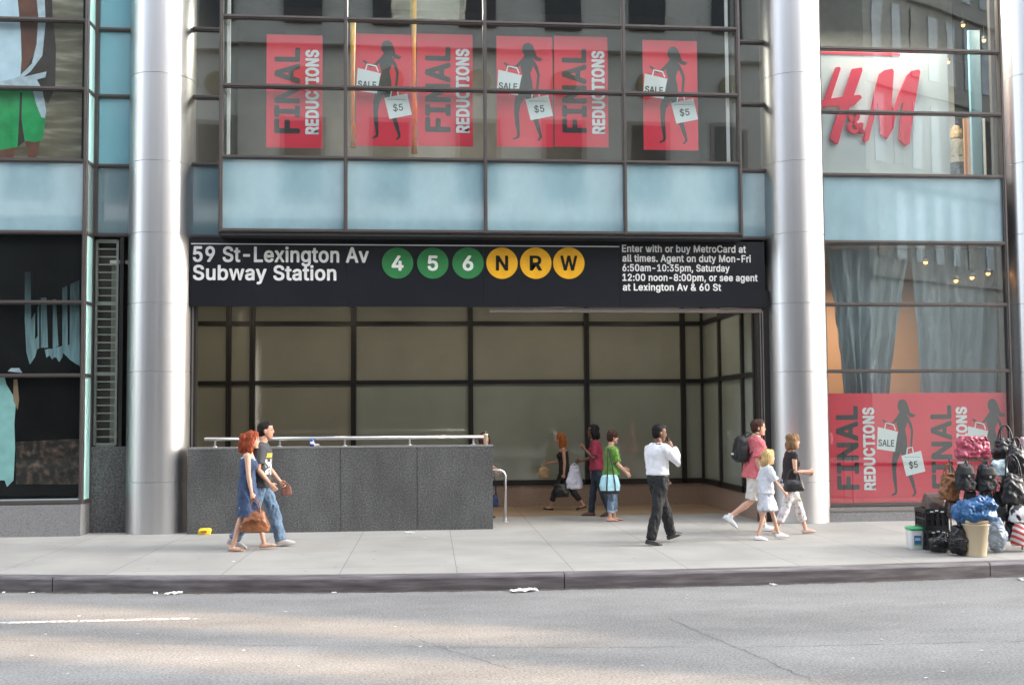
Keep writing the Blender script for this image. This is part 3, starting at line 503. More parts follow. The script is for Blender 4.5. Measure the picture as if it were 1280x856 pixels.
# --- bay builder: x edges, rows of z, one frame mesh with panes as its sub-parts
def bay(name, xs, zs, Y, kinds, depth=.10, pane_y=.05, vbar=FT, hbar=FT):
    """xs, zs: bar centre lines; kinds[row][col] gives the pane material or None"""
    f = MB()
    for x in xs: f.box(x-vbar/2, x+vbar/2, Y, Y+depth, zs[0]-hbar/2, zs[-1]+hbar/2)
    for z in zs:
        for xa, xb in zip(xs, xs[1:]): f.box(xa+vbar/2, xb-vbar/2, Y+.006, Y+depth-.01, z-hbar/2, z+hbar/2)
        for xa, xb in zip(xs, xs[1:]): f.box(xa+vbar/2+.001, xb-vbar/2-.001, Y-.012, Y+.005, z-.011, z+.011, 1)
    for x in xs: f.box(x-.010, x+.010, Y-.014, Y-.001, zs[0]-hbar/2, zs[-1]+hbar/2, 1)
    fo = f.build(name, [BRONZE, BRONZE_L], BL)
    for j, (za, zb) in enumerate(zip(zs, zs[1:])):
        for i, (xa, xb) in enumerate(zip(xs, xs[1:])):
            kd = kinds[j]
            if not kd: continue
            nm, m = kd
            MB().box(xa+vbar/2-.004, xb-vbar/2+.004, Y+pane_y, Y+pane_y+.012, za+hbar/2-.004, zb-hbar/2+.004).build(nm, m, fo)
    return fo
PN = ('window_pane', GLASS); PD = ('window_pane', GLASS_D); SP = ('spandrel_panel', SPANDREL); SG = ('spandrel_panel', SPANDREL_G); PB = ('spandrel_panel', PANE_BLUE)
# centre bay over the entrance
cxs = [PX(276,150), PX(432,150), PX(606.5,150), PX(780.5,150), PX(924.5,150)]
czs = [PZ(606,290), PZ(606,200), PZ(606,112.5), PZ(606,28)]; step = czs[3]-czs[2]; czs += [czs[3]+step, czs[3]+2*step]
bay('window_bay', cxs, czs, 0, [SP, PN, PN, PN, PN])
# its glazed returns
for x in (cxs[0], cxs[-1]):
    f = MB()
    for z in czs: f.box(x-.03, x+.03, .10, YR-.04, z-FT/2, z+FT/2)
    f.box(x-.012, x+.012, YR-.041, YR-.02, czs[0]-FT/2, czs[-1]+FT/2)
    fo = f.build('window_return', BRONZE, BL)
    for j, (za, zb) in enumerate(zip(czs, czs[1:])):
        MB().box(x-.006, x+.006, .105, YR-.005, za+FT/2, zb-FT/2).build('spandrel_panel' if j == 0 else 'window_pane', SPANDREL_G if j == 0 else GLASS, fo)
# set-back strips beside it
rz = [PZ(257,295.5,YR), PZ(257,205,YR), PZ(257,121,YR), PZ(257,36,YR)]; rz += [rz[3]+(rz[3]-rz[2]), rz[3]+2*(rz[3]-rz[2])]
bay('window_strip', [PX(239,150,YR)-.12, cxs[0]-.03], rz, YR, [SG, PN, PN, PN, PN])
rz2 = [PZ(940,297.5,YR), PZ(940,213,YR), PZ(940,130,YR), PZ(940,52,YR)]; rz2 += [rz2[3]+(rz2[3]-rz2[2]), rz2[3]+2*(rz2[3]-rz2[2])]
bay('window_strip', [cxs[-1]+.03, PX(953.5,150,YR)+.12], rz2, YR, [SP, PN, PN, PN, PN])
# white inner posts at the bay's corners
for px in (286, 909): 
    x = PX(px, 100, .16); MB().box(x-.025, x+.025, .14, .19, czs[1]+.05, czs[-1]).build('inner_post', WHITE, BL)
# soffit under the bay
MB().box(cxs[0]-.03, cxs[-1]+.03, .02, YR+.02, czs[0]-.085, czs[0]-.04).build('soffit', BLACK, BL)
# right bay between the columns
YB = .25
bxs = [PX(1029,300,YB), PX(1258,300,YB)]
bzs = [PZ(1145,630,YB), PZ(1145,463.5,YB), PZ(1145,380.5,YB), PZ(1145,303,YB), PZ(1145,219.5,YB), PZ(1145,141,YB), PZ(1145,62.5,YB)]; bzs += [bzs[-1]+(bzs[-1]-bzs[-2]), bzs[-1]+2*(bzs[-1]-bzs[-2])]
bay('window_bay', bxs, bzs, YB, [PN, PN, PN, SP, PN, PN, PN, PN])
MB().box(bxs[0]-.1, bxs[1]+.1, YB-.04, YB+.6, 0, bzs[0]-FT/2-.004).build('granite_plinth', GRANITE_L, BL)
MB().box(bxs[0]-.1, bxs[1]+.1, YB-.055, YB-.042, bzs[0]-.10, bzs[0]-.065).build('plinth_trim', BRONZE_L, BL)
for x, w in ((bxs[0], -1), (bxs[1], 1)): MB().box(x, x+w*.25, CYC+.02, CYC+.10, 0, TOPZ).build('jamb', BRONZE, BL)
# left bay, projecting
lx1 = PX(104.5,300,0); lxs = [lx1-9.0, lx1-4.5, lx1]
lzs = [PZ(50,628), PZ(50,469), PZ(50,377.5), PZ(50,290), PZ(50,200), PZ(50,110), PZ(50,24)]; lzs += [lzs[-1]+(lzs[-1]-lzs[-2]), lzs[-1]+2*(lzs[-1]-lzs[-2])]
bay('window_bay', lxs, lzs, 0, [PD, PD, PD, SP, PD, PD, PD, PD], vbar=.05)
MB().box(lxs[0], lx1+.015, -.01, YR, 0, lzs[0]-FT/2-.004).build('granite_plinth', GRANITE_L, BL)
f = MB()
for z in lzs: f.box(lx1-.02, lx1+.03, .11, YR-.04, z-FT/2, z+FT/2)
f.box(lx1-.02, lx1+.03, YR-.041, YR-.003, lzs[0]-FT/2, lzs[-1]+FT/2)
fo = f.build('window_return', BRONZE, BL)
for j, (za, zb) in enumerate(zip(lzs, lzs[1:])):
    MB().box(lx1-.008, lx1+.02, .105, YR-.02, za+FT/2, zb-FT/2).build('glass_edge', MINT_G if j == 3 else MINT, fo)
lrx = [lx1+.04, PX(160,150,YR)+.12]
lz = [PZ(137,293.5,YR), PZ(137,207,YR), PZ(137,120,YR), PZ(137,36.5,YR)]; lz += [lz[3]+(lz[3]-lz[2]), lz[3]+2*(lz[3]-lz[2])]
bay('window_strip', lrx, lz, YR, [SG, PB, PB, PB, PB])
gz0, gz1 = PZ(135,558,YR), PZ(135,299,YR)
MB().box(lrx[0]-.04, lrx[1]+.1, YR, YR+.3, 0, gz0).build('granite_panel', GRANITE, BL)
MB().box(lrx[0]-.04, lrx[1]+.1, YR+.22, YR+.3, gz0, lz[0]-.03).build('recess_back', mat('recess_brown', (.06,.055,.045), .6), BL)
gx0, gx1 = PX(120,430,YR+.1), PX(146,430,YR+.1)
g = MB()
for x in (gx0, gx1): g.box(x-.02, x+.02, YR+.08, YR+.14, gz0+.02, gz1)
nr = 26
for i in range(nr+1):
    z = gz0+.03+(gz1-gz0-.05)*i/nr; t = .011 if i not in (0, 9, 18, nr) else .03
    g.box(gx0+.02, gx1-.02, YR+.09, YR+.12, z-t, z+t)
g.build('louver', mat('louver_metal', (.30,.32,.30), .4, .6), BL)
for px in (114.5, 152): 
    x = PX(px, 430, YR+.05); MB().box(x-.03, x+.03, YR+.01, YR+.21, gz0, lz[0]-.04).build('jamb', DARK, BL)
# body of the building behind and above
body = MB()
body.box(-16, 16, 8.0, 8.3, 0, TOPZ)
body.box(-16, 16, .5, 8.0, TOPZ-.3, TOPZ)
body.box(-16, -15.8, .2, 8, 0, TOPZ); body.box(15.8, 16, .2, 8, 0, TOPZ)
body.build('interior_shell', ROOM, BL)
MB().box(-16, 16, -.02, 8.3, TOPZ, TOPZ+14).build('upper_wall', mat('upper_glass_wall', (.16,.22,.24), .2), BL)
MB().box(PX(1303,500,CYC)+.5, 16, .2, .45, 0, TOPZ).build('side_wall', GRANITE_L, BL)
MB().box(-16, lxs[0]-.03, 0, .3, 0, TOPZ).build('side_wall', GRANITE_L, BL)
# second floor slab and room
fz = czs[1]-.06
MB().box(-15.8, 15.8, .14 if 0 else .50, 8, fz-1.0, fz).build('floor_slab', mat('shop_floor', (.13,.115,.10), .5), BL)
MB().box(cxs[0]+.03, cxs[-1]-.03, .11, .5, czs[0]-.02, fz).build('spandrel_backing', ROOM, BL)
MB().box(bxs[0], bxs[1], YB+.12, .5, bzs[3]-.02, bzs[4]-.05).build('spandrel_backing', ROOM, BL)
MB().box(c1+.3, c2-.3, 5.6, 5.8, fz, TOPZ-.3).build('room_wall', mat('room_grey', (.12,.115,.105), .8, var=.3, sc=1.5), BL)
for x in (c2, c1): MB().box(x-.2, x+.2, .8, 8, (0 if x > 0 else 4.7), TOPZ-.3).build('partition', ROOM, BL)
MB().box(c2-.2, c3+.6, 4.4, 4.6, 0, fz-1.0).build('room_wall', ORANGE, BL)
MB().box(c2+.2, c3+.6, 4.2, 4.4, fz, TOPZ-.3).build('room_wall', ROOM_W, BL)

# ------------------------------------------------------------------ lobby
sz0 = PZ(600,384,YR)                                    # underside of the sign
ZC = 4.55
lwx1 = PX(880, 560, LOBY); lwx0 = lwx1-11.2
lob = MB()
hb = [PZ(590,634,LOBY), PZ(590,604,LOBY), PZ(590,477.5,LOBY), PZ(590,404.5,LOBY), ZC]
vbp = [286, 315.5, 442, 588, 733, 853]
vb = [PX(p, 450, LOBY) for p in vbp]; pitch = vb[2]-vb[1]
vb = [lwx0, vb[0]-pitch*1.0] + vb + [lwx1]
BW = .105
def bars(mb, xs, zs, y, w=BW):
    for x in xs: 
        mb.box(x-w/2, x-w/2+w*.38, y-.05, y, zs[0], zs[-1]); mb.box(x+w/2-w*.38, x+w/2, y-.05, y, zs[0], zs[-1]); mb.box(x-w/2, x+w/2, y-.025, y-.001, zs[0], zs[-1], 1)
    for z in zs[1:-1]:
        mb.box(xs[0], xs[-1], y-.045, y-.002, z-.045, z-.012); mb.box(xs[0], xs[-1], y-.045, y-.002, z+.012, z+.045); mb.box(xs[0], xs[-1], y-.022, y-.003, z-.012, z+.012, 1)
bars(lob, vb, [hb[1]-.045]+hb[2:4]+[ZC], LOBY)
lob.box(lwx0, lwx1, LOBY-.05, LOBY, hb[1]-.05, hb[1]+.06)
lw = lob.build('lobby_wall', [DARK, mat('bar_joint', (.05,.045,.045), .4, .4)], BL)
zrow = [hb[1], hb[2], hb[3], ZC]
for j in range(3):
    for i in range(len(vb)-1):
        MB().box(vb[i]+.002, vb[i+1]-.002, LOBY+.002, LOBY+.03, zrow[j]+.002, zrow[j+1]-.002).build('wall_panel', OLIVE_L if (j == 0 and i > 3) else OLIVE, lw)
MB().box(lwx0, lwx1, LOBY-.02, LOBY+.1, 0, hb[1]-.05).build('granite_base', PINK_GRANITE, BL)
# right side wall of the lobby, running forward to the jamb
sw_ = MB(); YF = YR+.2
ys = [YF, YF+(LOBY-YF)*.2, YF+(LOBY-YF)*.62, LOBY]
for y in ys[:-1]: sw_.box(lwx1-.05, lwx1, y-.05, y+.05, hb[1]-.05, ZC)
for z in hb[2:4]: sw_.box(lwx1-.045, lwx1-.002, YF, LOBY-.05, z-.045, z+.045)
sw_.box(lwx1-.05, lwx1, YF, LOBY-.05, hb[1]-.05, hb[1]+.06)
lw2 = sw_.build('lobby_wall', DARK, BL)
for j in range(3):
    for i in range(3):
        MB().box(lwx1+.002, lwx1+.03, ys[i]+.002, ys[i+1]-.002, zrow[j]+.002, zrow[j+1]-.002).build('wall_panel', OLIVE_L, lw2)
MB().box(lwx1-.02, lwx1+.1, YF, LOBY-.02, 0, hb[1]-.052).build('granite_base', PINK_GRANITE, BL)
MB().box(lwx0-.1, lwx0, YF, LOBY, 0, ZC).build('lobby_end_wall', OLIVE, BL)
MB().box(lwx0-.1, lwx1+.1, YR+.1, LOBY+.1, ZC, ZC+.06).build('lobby_ceiling', mat('lobby_ceiling_paint', (.45,.42,.36), .6), BL)
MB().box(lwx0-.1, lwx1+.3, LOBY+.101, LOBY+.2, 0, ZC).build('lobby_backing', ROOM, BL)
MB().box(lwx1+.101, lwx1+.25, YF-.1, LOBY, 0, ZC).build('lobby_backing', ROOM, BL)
# jambs of the opening
jl, jr = PX(243,480,YR), PX(949,480,YR)
MB().box(jl-.45, jl+.02, YR, YR+.14, 0, sz0+.3).build('jamb', DARK, BL)
MB().box(jl-.045, jl-.02, YR-.012, YR-.001, 0, sz0).build('jamb_trim', BRONZE_L, BL)
MB().box(jr-.03, jr+.4, YR, YR+.14, 0, sz0+.3).build('jamb', DARK, BL)
for dx in (.03, .075): MB().box(jr+dx, jr+dx+.016, YR-.012, YR-.001, 0, sz0-.06).build('jamb_trim', BRONZE_L, BL)
# grille housing rail under the sign
gx = PX(612,388,YR); zr = PZ(780,388,YR)
gr = MB().box(gx, jr+.06, YR-.03, YR+.05, zr-.04, zr+.035)
for i in range(11): gr.lathe([(.012, 0), (.012, .006)], (0,0), 8, 1) if 0 else gr.box(gx+.25+i*.42, gx+.275+i*.42, YR-.034, YR-.029, zr+.005, zr+.022, 1)
gr.build('grille_rail', [mat('rail_brown', (.26,.22,.20), .4, .5), DARK], BL)
# warm recessed downlights in the lobby ceiling
LIT = mat('lit_lens', (1,.9,.7), .4, emit=(1.0,.80,.55,1.5))
for i in range(5):
    x = lwx0+1.2+i*2.2
    e = empty('downlight', (x, 2.3, ZC), 0, 'recessed warm downlight in the lobby ceiling', 'lamp', 'downlights in the lobby ceiling')
    MB().lathe([(.17,-.02),(.17,0)], (0,0), 20).build('trim_ring', BRONZE_L, e); MB().lathe([(.13,-.026),(.13,-.021)], (0,0), 20).build('lens', LIT, e)
    l = bpy.data.lights.new('downlight_lamp', 'AREA'); l.shape = 'DISK'; l.size = .3; l.energy = 2.3; l.color = (1,.86,.68); o = bpy.data.objects.new('downlight_lamp', l); COL.objects.link(o); o.location = (x, 2.3, ZC-.05)
# stair well
stz = MB(); n = 12
for i in range(n):
    x1 = STX1-i*.29; stz.box(max(STX0,x1-.29), x1, STY0, STY1, -.17*(i+1)-.17, -.17*(i+1))
stz.box(STX0, STX1, STY0-.02, STY0, -2.6, -.002); stz.box(STX0, STX1, STY1, STY1+.02, -2.6, -.002); stz.box(STX0-.02, STX0, STY0, STY1, -2.6, -.002); stz.box(STX1, STX1+.02, STY0, STY1, -2.6, -.002)
stz.box(STX0, STX1, STY0, STY1, -2.62, -2.6)
stz.build('stairs', mat('stair_concrete', (.22,.2,.18), .7), BL)

# granite wall beside the stairs
gwz = PZ(425, 557.5, 0); gx0, gxa, gxb, gx1 = PX(233.5,610,0), PX(425.5,610,0), PX(521.5,610,0), PX(616.5,610,0)
GW = empty('granite_wall', ((gx0+gx1)/2, .15, 0), 0, 'low grey speckled granite wall screening the subway stairs', 'wall')
def child_box(name, m, par, *b): 
    o = MB().box(*b).build(name, m, par); o.location = -par.location; return o
mb = MB()
for a, b_ in ((gx0,gxa),(gxa,gxb),(gxb,gx1)): mb.box(a+.007, b_-.007, 0, .28, 0, gwz-.03)
mb.box(gx0+.01, gx1-.01, .008, .27, .002, gwz-.032, 1)
o = mb.build('wall_slab', [GRANITE, DARK], GW); o.location = -GW.location
child_box('coping', GRANITE_L, GW, gx0, gx1+.005, -.006, .29, gwz-.028, gwz)
# hand rail on the wall
hz = PZ(430, 547.3, .14)
HR = empty('handrail', (PX(430,547,.14), .14, gwz), 0, 'long straight steel handrail on short posts along the granite wall', 'handrail')
o = MB().sweep([(PX(256,548,.14), .14, hz), (PX(604,545,.14), .14, hz)], .032, 14, (0,0,1)).build('rail', STEEL_RAIL, HR, True); o.location = -HR.location
for px in (269, 350, 431, 512, 592):
    x = PX(px, 552, .14); o = MB().lathe([(.04, gwz), (.04, gwz+.01), (.018, gwz+.012), (.018, hz)], (x, .14), 12).build('post', STEEL_RAIL, HR, True); o.location = -HR.location
b0 = G(632, 652.5); zt = PZ(626, 587.5, b0.y)
BR = empty('handrail', (b0.x, b0.y, 0), 0, 'short bent steel handrail curving down to the lobby floor beside the granite wall end', 'handrail')
xl = PX(600, 587, b0.y)-b0.x
pts = [(xl, 0, zt)]+[(-.12+.12*math.sin(a), 0, zt-.12+.12*math.cos(a)) for a in [R(q) for q in range(0, 91, 15)]]+[(0, 0, .012)]
MB().sweep(pts, .027, 12, (0,1,0)).build('rail', STEEL_RAIL, BR, True)
MB().lathe([(.06,0),(.06,.012),(.03,.02)], (0,0), 14).build('floor_flange', STEEL_RAIL, BR, True)

# ------------------------------------------------------------------ the station sign
SGX0, SGX1 = PX(238,340,YR-.06), PX(955.5,340,YR-.06); YS = YR-.08
SIGN = empty('station_sign', ((SGX0+SGX1)/2, YS, sz0), 0, 'wide black station sign with white lettering and six coloured route discs', 'sign')
SB = mat('sign_black', (.012,.0135,.018), .28, 0, .15, 1.0, spec=.5)
sgt = PZ(600,300,YS)
mb = MB(); ed = [SGX0, PX(434,340,YS), PX(604,340,YS), PX(774.5,340,YS), SGX1]
for a, b_ in zip(ed, ed[1:]): mb.box(a+.002, b_-.002, YS, YS+.07, sz0, sgt)
mb.box(SGX0, SGX1, YS+.012, YS+.06, sz0+.002, sgt-.002)
o = mb.build('sign_panel', SB, SIGN); o.location = -SIGN.location
SWH = mat('sign_white', (.80,.80,.78), .4, 0, .03)
def sign_text(text, px0, px1, ytop, ybase, off, par=None, m=None, dy=.0):
    a = P(px0, ybase, YS); x1 = PX(px1, ybase, YS); cap = PZ((px0+px1)/2, ytop, YS)-PZ((px0+px1)/2, ybase, YS)
    me = text_line(text, x1-a.x, cap, off); z = PZ((px0+px1)/2, ybase, YS)
    o = link('lettering', me, m or SWH, par or SIGN); loc = Vector((a.x, YS-.001-dy, z))
    o.location = loc-SIGN.location if not par else loc-SIGN.location-par.location
    return o
sign_text('59 St-Lexington Av', 241, 461, 308.5, 328, .020)
sign_text('Subway Station', 241, 420.5, 331.5, 350.5, .020)
for t, a, b_, y0, y1 in (('Enter with or buy MetroCard at',777.5,932.5,306.5,315.7),('all times. Agent on duty Mon-Fri',778,938.5,318.5,327.7),('6:50am-10:35pm, Saturday',778,912,330.5,339.5),('12:00 noon-8:00pm, or see agent',778,947,342.5,351.5),('at Lexington Av & 60 St',778.5,901.5,354.5,363.5)):
    sign_text(t, a, b_, y0, y1, .021)
za = PZ(500,306.5,YS); o = MB().box(SGX0+.01, PX(774,306.5,YS), YS-.004, YS-.0005, za-.009, za+.009).build('rule_line', SWH, SIGN); o.location = -SIGN.location
GRN = mat('route_green', (.03,.20,.06), .4); YEL = mat('route_yellow', (.82,.42,.015), .4)
RLT = mat('route_letter', (.02,.02,.02), .7, spec=.1)
for ch, px, m, m2 in (('4',497,GRN,SWH),('5',541,GRN,SWH),('6',585,GRN,SWH),('N',627.5,YEL,RLT),('R',669.7,YEL,RLT),('W',711,YEL,RLT)):
    c = P(px, 329, YS); r = (PX(px+19.6,329,YS)-PX(px-19.6,329,YS))/2
    d = MB().lathe([(r,0),(r,.006)], (0,0), 48).xf(Matrix.Rotation(math.pi/2, 4, 'X')).build('route_disc', m, SIGN); d.location = Vector((c.x, YS-.001, c.z))-SIGN.location
    cap = .265; wd = {'4':.205,'5':.18,'6':.185,'N':.215,'R':.215,'W':.30}[ch]
    o = link('numeral' if ch in '456' else 'letter', text_line(ch, wd, cap, .022), m2, d); o.location = (-wd/2, -.0075, -cap/2)

# ------------------------------------------------------------------ red posters
def quad_on(mb, pts, y, t=.0012): mb.prism(pts, y-t, y)
def limb(mb, pts, ws, y, t):
    L_ = []; Rr = []
    for i, p in enumerate(pts):
        a = Vector(pts[max(i-1,0)]); b_ = Vector(pts[min(i+1,len(pts)-1)]); d = (b_-a).normalized(); n_ = Vector((-d.y, d.x))*ws[i]
        L_.append(tuple(Vector(p)+n_)); Rr.append(tuple(Vector(p)-n_))
    for i in range(len(pts)-1): mb.prism([L_[i], L_[i+1], Rr[i+1], Rr[i]], y-t-.0001*i, y)
def words(par, u0, W_, H_, full=True):
    """the two upright words, in a panel whose left edge is u0 and size W_ x H_"""
    Rm = Matrix.Rotation(-math.pi/2, 4, 'Y')
    a = text_line('FINAL', H_*.765, W_*.46, .028, .0015); o = link('lettering', a, INK, par); o.matrix_local = Matrix.Translation((u0+W_*.60, -.0012, H_*.12)) @ Rm
    b2 = text_line('REDUCTIONS', H_*.755, W_*.245, .036, .0022); o = link('lettering', b2, PAPER, par); o.matrix_local = Matrix.Translation((u0+W_*.94, -.0016, H_*.115)) @ Rm
def lady(par, u0, W_, H_):
    def q(x, y): return (u0+(x-75)/358*W_, (768-y)/703*H_)
    mb = MB(); sx = W_/358
    def pl(L_, t): mb.prism([q(*p) for p in L_], -t, 0)
    c = [(270+33*math.cos(a), 150+40*math.sin(a)) for a in [i*math.pi/8 for i in range(16)]]
    pl(c, .0010)
    pl([(240,125),(258,108),(285,104),(308,122),(322,160),(332,192),(372,208),(352,224),(322,218),(304,200),(292,212),(270,190)], .0012)
    pl([(258,180),(285,185),(303,196),(314,222),(306,262),(290,300),(302,360),(304,425),(262,440),(208,430),(216,380),(240,315),(226,262),(232,215)], .0014)
    for L_, ws, t in (([(304,222),(330,268),(342,310),(336,370),(330,430)], [13,11,9,8,6], .0016), ([(240,222),(200,262),(168,270),(122,236)], [12,10,8,7], .0017),
                     ([(236,420),(205,500),(200,560),(204,620),(212,700)], [32,20,15,14,8], .0018), ([(276,425),(302,520),(322,600),(338,650),(352,700)], [30,20,15,13,8], .0019)):
        limb(mb, [q(*p) for p in L_], [w*sx for w in ws], 0, t)
    pl([(206,690),(222,694),(214,716),(180,728),(172,722),(200,706)], .0021); pl([(346,692),(360,694),(362,712),(340,734),(330,728),(344,712)], .0022)
    mb.build('silhouette', INK, par)
    def u(a, b_): return (u0+a*W_, b_*H_)
    for pts, hd, nm in (([(.03,.69),(.446,.645),(.375,.462),(.0,.488)], [(.17,.665),(.20,.725),(.36,.71),(.40,.66)], 'sale'), ([(.507,.425),(.92,.468),(1.0,.279),(.6,.236)], [(.62,.437),(.64,.495),(.74,.50),(.76,.45)], 'price')):
        b2 = MB(); b2.prism([u(*p) for p in pts], -.0032, -.0024); limb(b2, [u(*p) for p in hd], [.012*W_]*4, -.0024, .0006)
        o = b2.build('printed_bag', PAPER, par)
        if nm == 'sale':
            me = text_line('SALE', W_*.33, H_*.062, .02, .0012); l = link('lettering', me, INK, o); l.matrix_local = Matrix.Translation((u0+.03*W_, -.0034, .515*H_)) @ Matrix.Rotation(R(3), 4, 'Y')
        else:
            me = text_line('$5', W_*.18, H_*.062, .012, .0012); l = link('lettering', me, INK, o); l.matrix_local = Matrix.Translation((u0+.67*W_, -.0034, .305*H_)) @ Matrix.Rotation(R(-6), 4, 'Y')
            g2 = MB().box(u0+.57*W_, u0+.90*W_, -.0044, -.0034, .408*H_, .414*H_).build('fine_print', GREY_INK, o)
def poster(label, px0, px1, py0, py1, Y, parts, group=None):
    a = P(px0, (py0+py1)/2, Y); xm = (px0+px1)/2; z0, z1 = PZ(xm, py1, Y), PZ(xm, py0, Y); W_ = PX(px1, (py0+py1)/2, Y)-a.x; H_ = z1-z0
    e = empty('poster', (a.x, Y, z0), 0, label, 'poster', group)
    mb = MB().box(0, W_, 0, .006, 0, H_); mb.box(-.004, W_+.004, -.0006, .0064, -.012, -.0005, 1)
    mb.build('sheet', [RED, PAPER], e)
    for kind, f0, f1 in parts: (words if kind == 'w' else lady)(e, W_*f0, W_*(f1-f0), H_)
    return e
YP = .16
gp = 'red sale posters behind the second floor windows'
poster('red lettered poster alone in leftmost window above the subway sign', 333, 403, 44, 184, YP, [('w',0,1)], gp)
poster('red silhouette poster in window above the green route discs, left of a pair', 445, 514.5, 43, 182, YP, [('l',0,1)], gp)
poster('red lettered poster touching the column bar above the green six disc', 521.5, 591, 43, 182, YP, [('w',0,1)], gp)
poster('red silhouette poster in window directly above the yellow route discs', 621, 691, 46, 183, YP, [('l',0,1)], gp)
poster('red lettered poster above the last yellow disc, right half of a pair', 693, 760, 46, 183, YP, [('w',0,1)], gp)
poster('single red silhouette poster in rightmost window of the centre bay', 804, 872, 51, 187, YP, [('l',0,1)], gp)
poster('large red sale banner of four panels in the street level window by the handbags', 1037, 1259.5, 491, 627, YB+.12, [('w',0,.268),('l',.262,.53),('w',.53,.79),('l',.77,1.04)], None)

# ------------------------------------------------------------------ picture posters in the left bay
def flat_poster(label, px0, px1, py0, py1, Y, bgm, pieces):
    a = P(px0, py1, Y); x1 = PX(px1, (py0+py1)/2, Y); z1 = PZ((px0+px1)/2, py0, Y)
    e = empty('poster', (a.x, Y, a.z), 0, label, 'poster')
    MB().box(0, x1-a.x, 0, .01, 0, z1-a.z).build('sheet', bgm, e)
    for i, (nm, m, pts) in enumerate(pieces):
        q = [P(x, y, Y) for x, y in pts]
        MB().prism([(p.x-a.x, p.z-a.z) for p in q], -.001-.0008*i, -.0003).build(nm, m, e)
DUNE = ramp_mat('printed_dunes', [(.30,(.09,.078,.05)),(.50,(.15,.13,.085)),(.60,(.22,.20,.14)),(.75,(.40,.39,.32))], 2.4, .4, stretch=(.55,1,3.2), rot=(0,R(-38),0), detail=4)
SHIRT = mat('printed_shirt', (.50,.66,.74), .4, var=.12, sc=4); SKIN_P = mat('printed_skin', (.13,.055,.035), .4, var=.4, sc=3); TIE = mat('printed_sleeve', (.42,.52,.57), .4, var=.25, sc=8)
SHORTS = mat('printed_shorts', (.02,.30,.09), .4, var=.35, sc=4); SHADE = mat('printed_dark', (.045,.035,.03), .4, var=.3)
LPX = -300
flat_poster('tall picture poster of a person in green shorts and pale shirt behind glass', LPX, 104, -160, 197, .13, DUNE, [
    ('printed_figure', SHADE, [(26,-160),(58,-160),(66,20),(70,60),(69,110),(60,130),(44,112),(30,95)]),
    ('printed_figure', SKIN_P, [(24,-160),(46,-160),(48,10),(46,60),(36,80),(27,92),(24,40)]),
    ('printed_figure', SHIRT, [(-60,-160),(19,-160),(22,0),(26,40),(27,75),(25,102),(-55,104)]),
    ('printed_figure', SKIN_P, [(-40,180),(21,180),(17,197),(-36,197)]), ('printed_figure', SKIN_P, [(31,170),(51,170),(46,197),(35,197)]),
    ('printed_figure', SHORTS, [(-58,110),(10,108),(38,112),(50,116),(58,140),(53,176),(43,178),(31,176),(26,148),(22,184),(0,188),(-56,186)]),
    ('printed_figure', SHADE, [(25,116),(28,116),(27,150),(31,176),(22,184),(24,148)]),
    ('printed_figure', TIE, [(44,-160),(52,-40),(56,0),(57,30),(53,70),(38,90),(22,102),(8,106),(8,101),(24,96),(40,80),(46,55),(48,20),(44,-20)]),
    ('printed_figure', TIE, [(-10,104),(24,98),(58,90),(57,97),(46,100),(53,112),(58,140),(56,148),(52,147),(46,132),(40,110),(20,108),(-8,112)])])
NIGHT = mat('printed_night', (.010,.010,.010), .5, var=.4, sc=1.5, spec=.1)
def curtain_print():                                    # the picture's own curtain: pale at its hem, dark towards the top
    m = mat('printed_curtain', (.20,.32,.34), .3, 0, .5, 9, stretch=(2.5,1,.25)); N = m.node_tree; L = N.links; b_ = N.nodes['Principled BSDF']
    src = b_.inputs['Base Color'].links[0].from_socket; tc = N.nodes.new('ShaderNodeTexCoord'); sp = N.nodes.new('ShaderNodeSeparateXYZ'); L.new(tc.outputs['Object'], sp.inputs[0])
    z0 = PZ(60,624,.13); mr = N.nodes.new('ShaderNodeMapRange'); mr.inputs[1].default_value = PZ(60,455,.13)-z0; mr.inputs[2].default_value = PZ(60,352,.13)-z0; mr.inputs[3].default_value = 1.0; mr.inputs[4].default_value = .06; L.new(sp.outputs[2], mr.inputs[0])
    mx = N.nodes.new('ShaderNodeMix'); mx.data_type = 'RGBA'; mx.blend_type = 'MULTIPLY'; mx.inputs[0].default_value = 1; L.new(src, mx.inputs[6]); L.new(mr.outputs[0], mx.inputs[7]); L.new(mx.outputs[2], b_.inputs['Base Color']); return m
CURT = curtain_print()
DRESS = mat('printed_dress', (.30,.58,.56), .35, var=.16, sc=5); PEB = ramp_mat('printed_pebbles', [(.45,(.02,.018,.016)),(.6,(.09,.06,.045)),(.75,(.2,.12,.09))], 9, .3, detail=2)
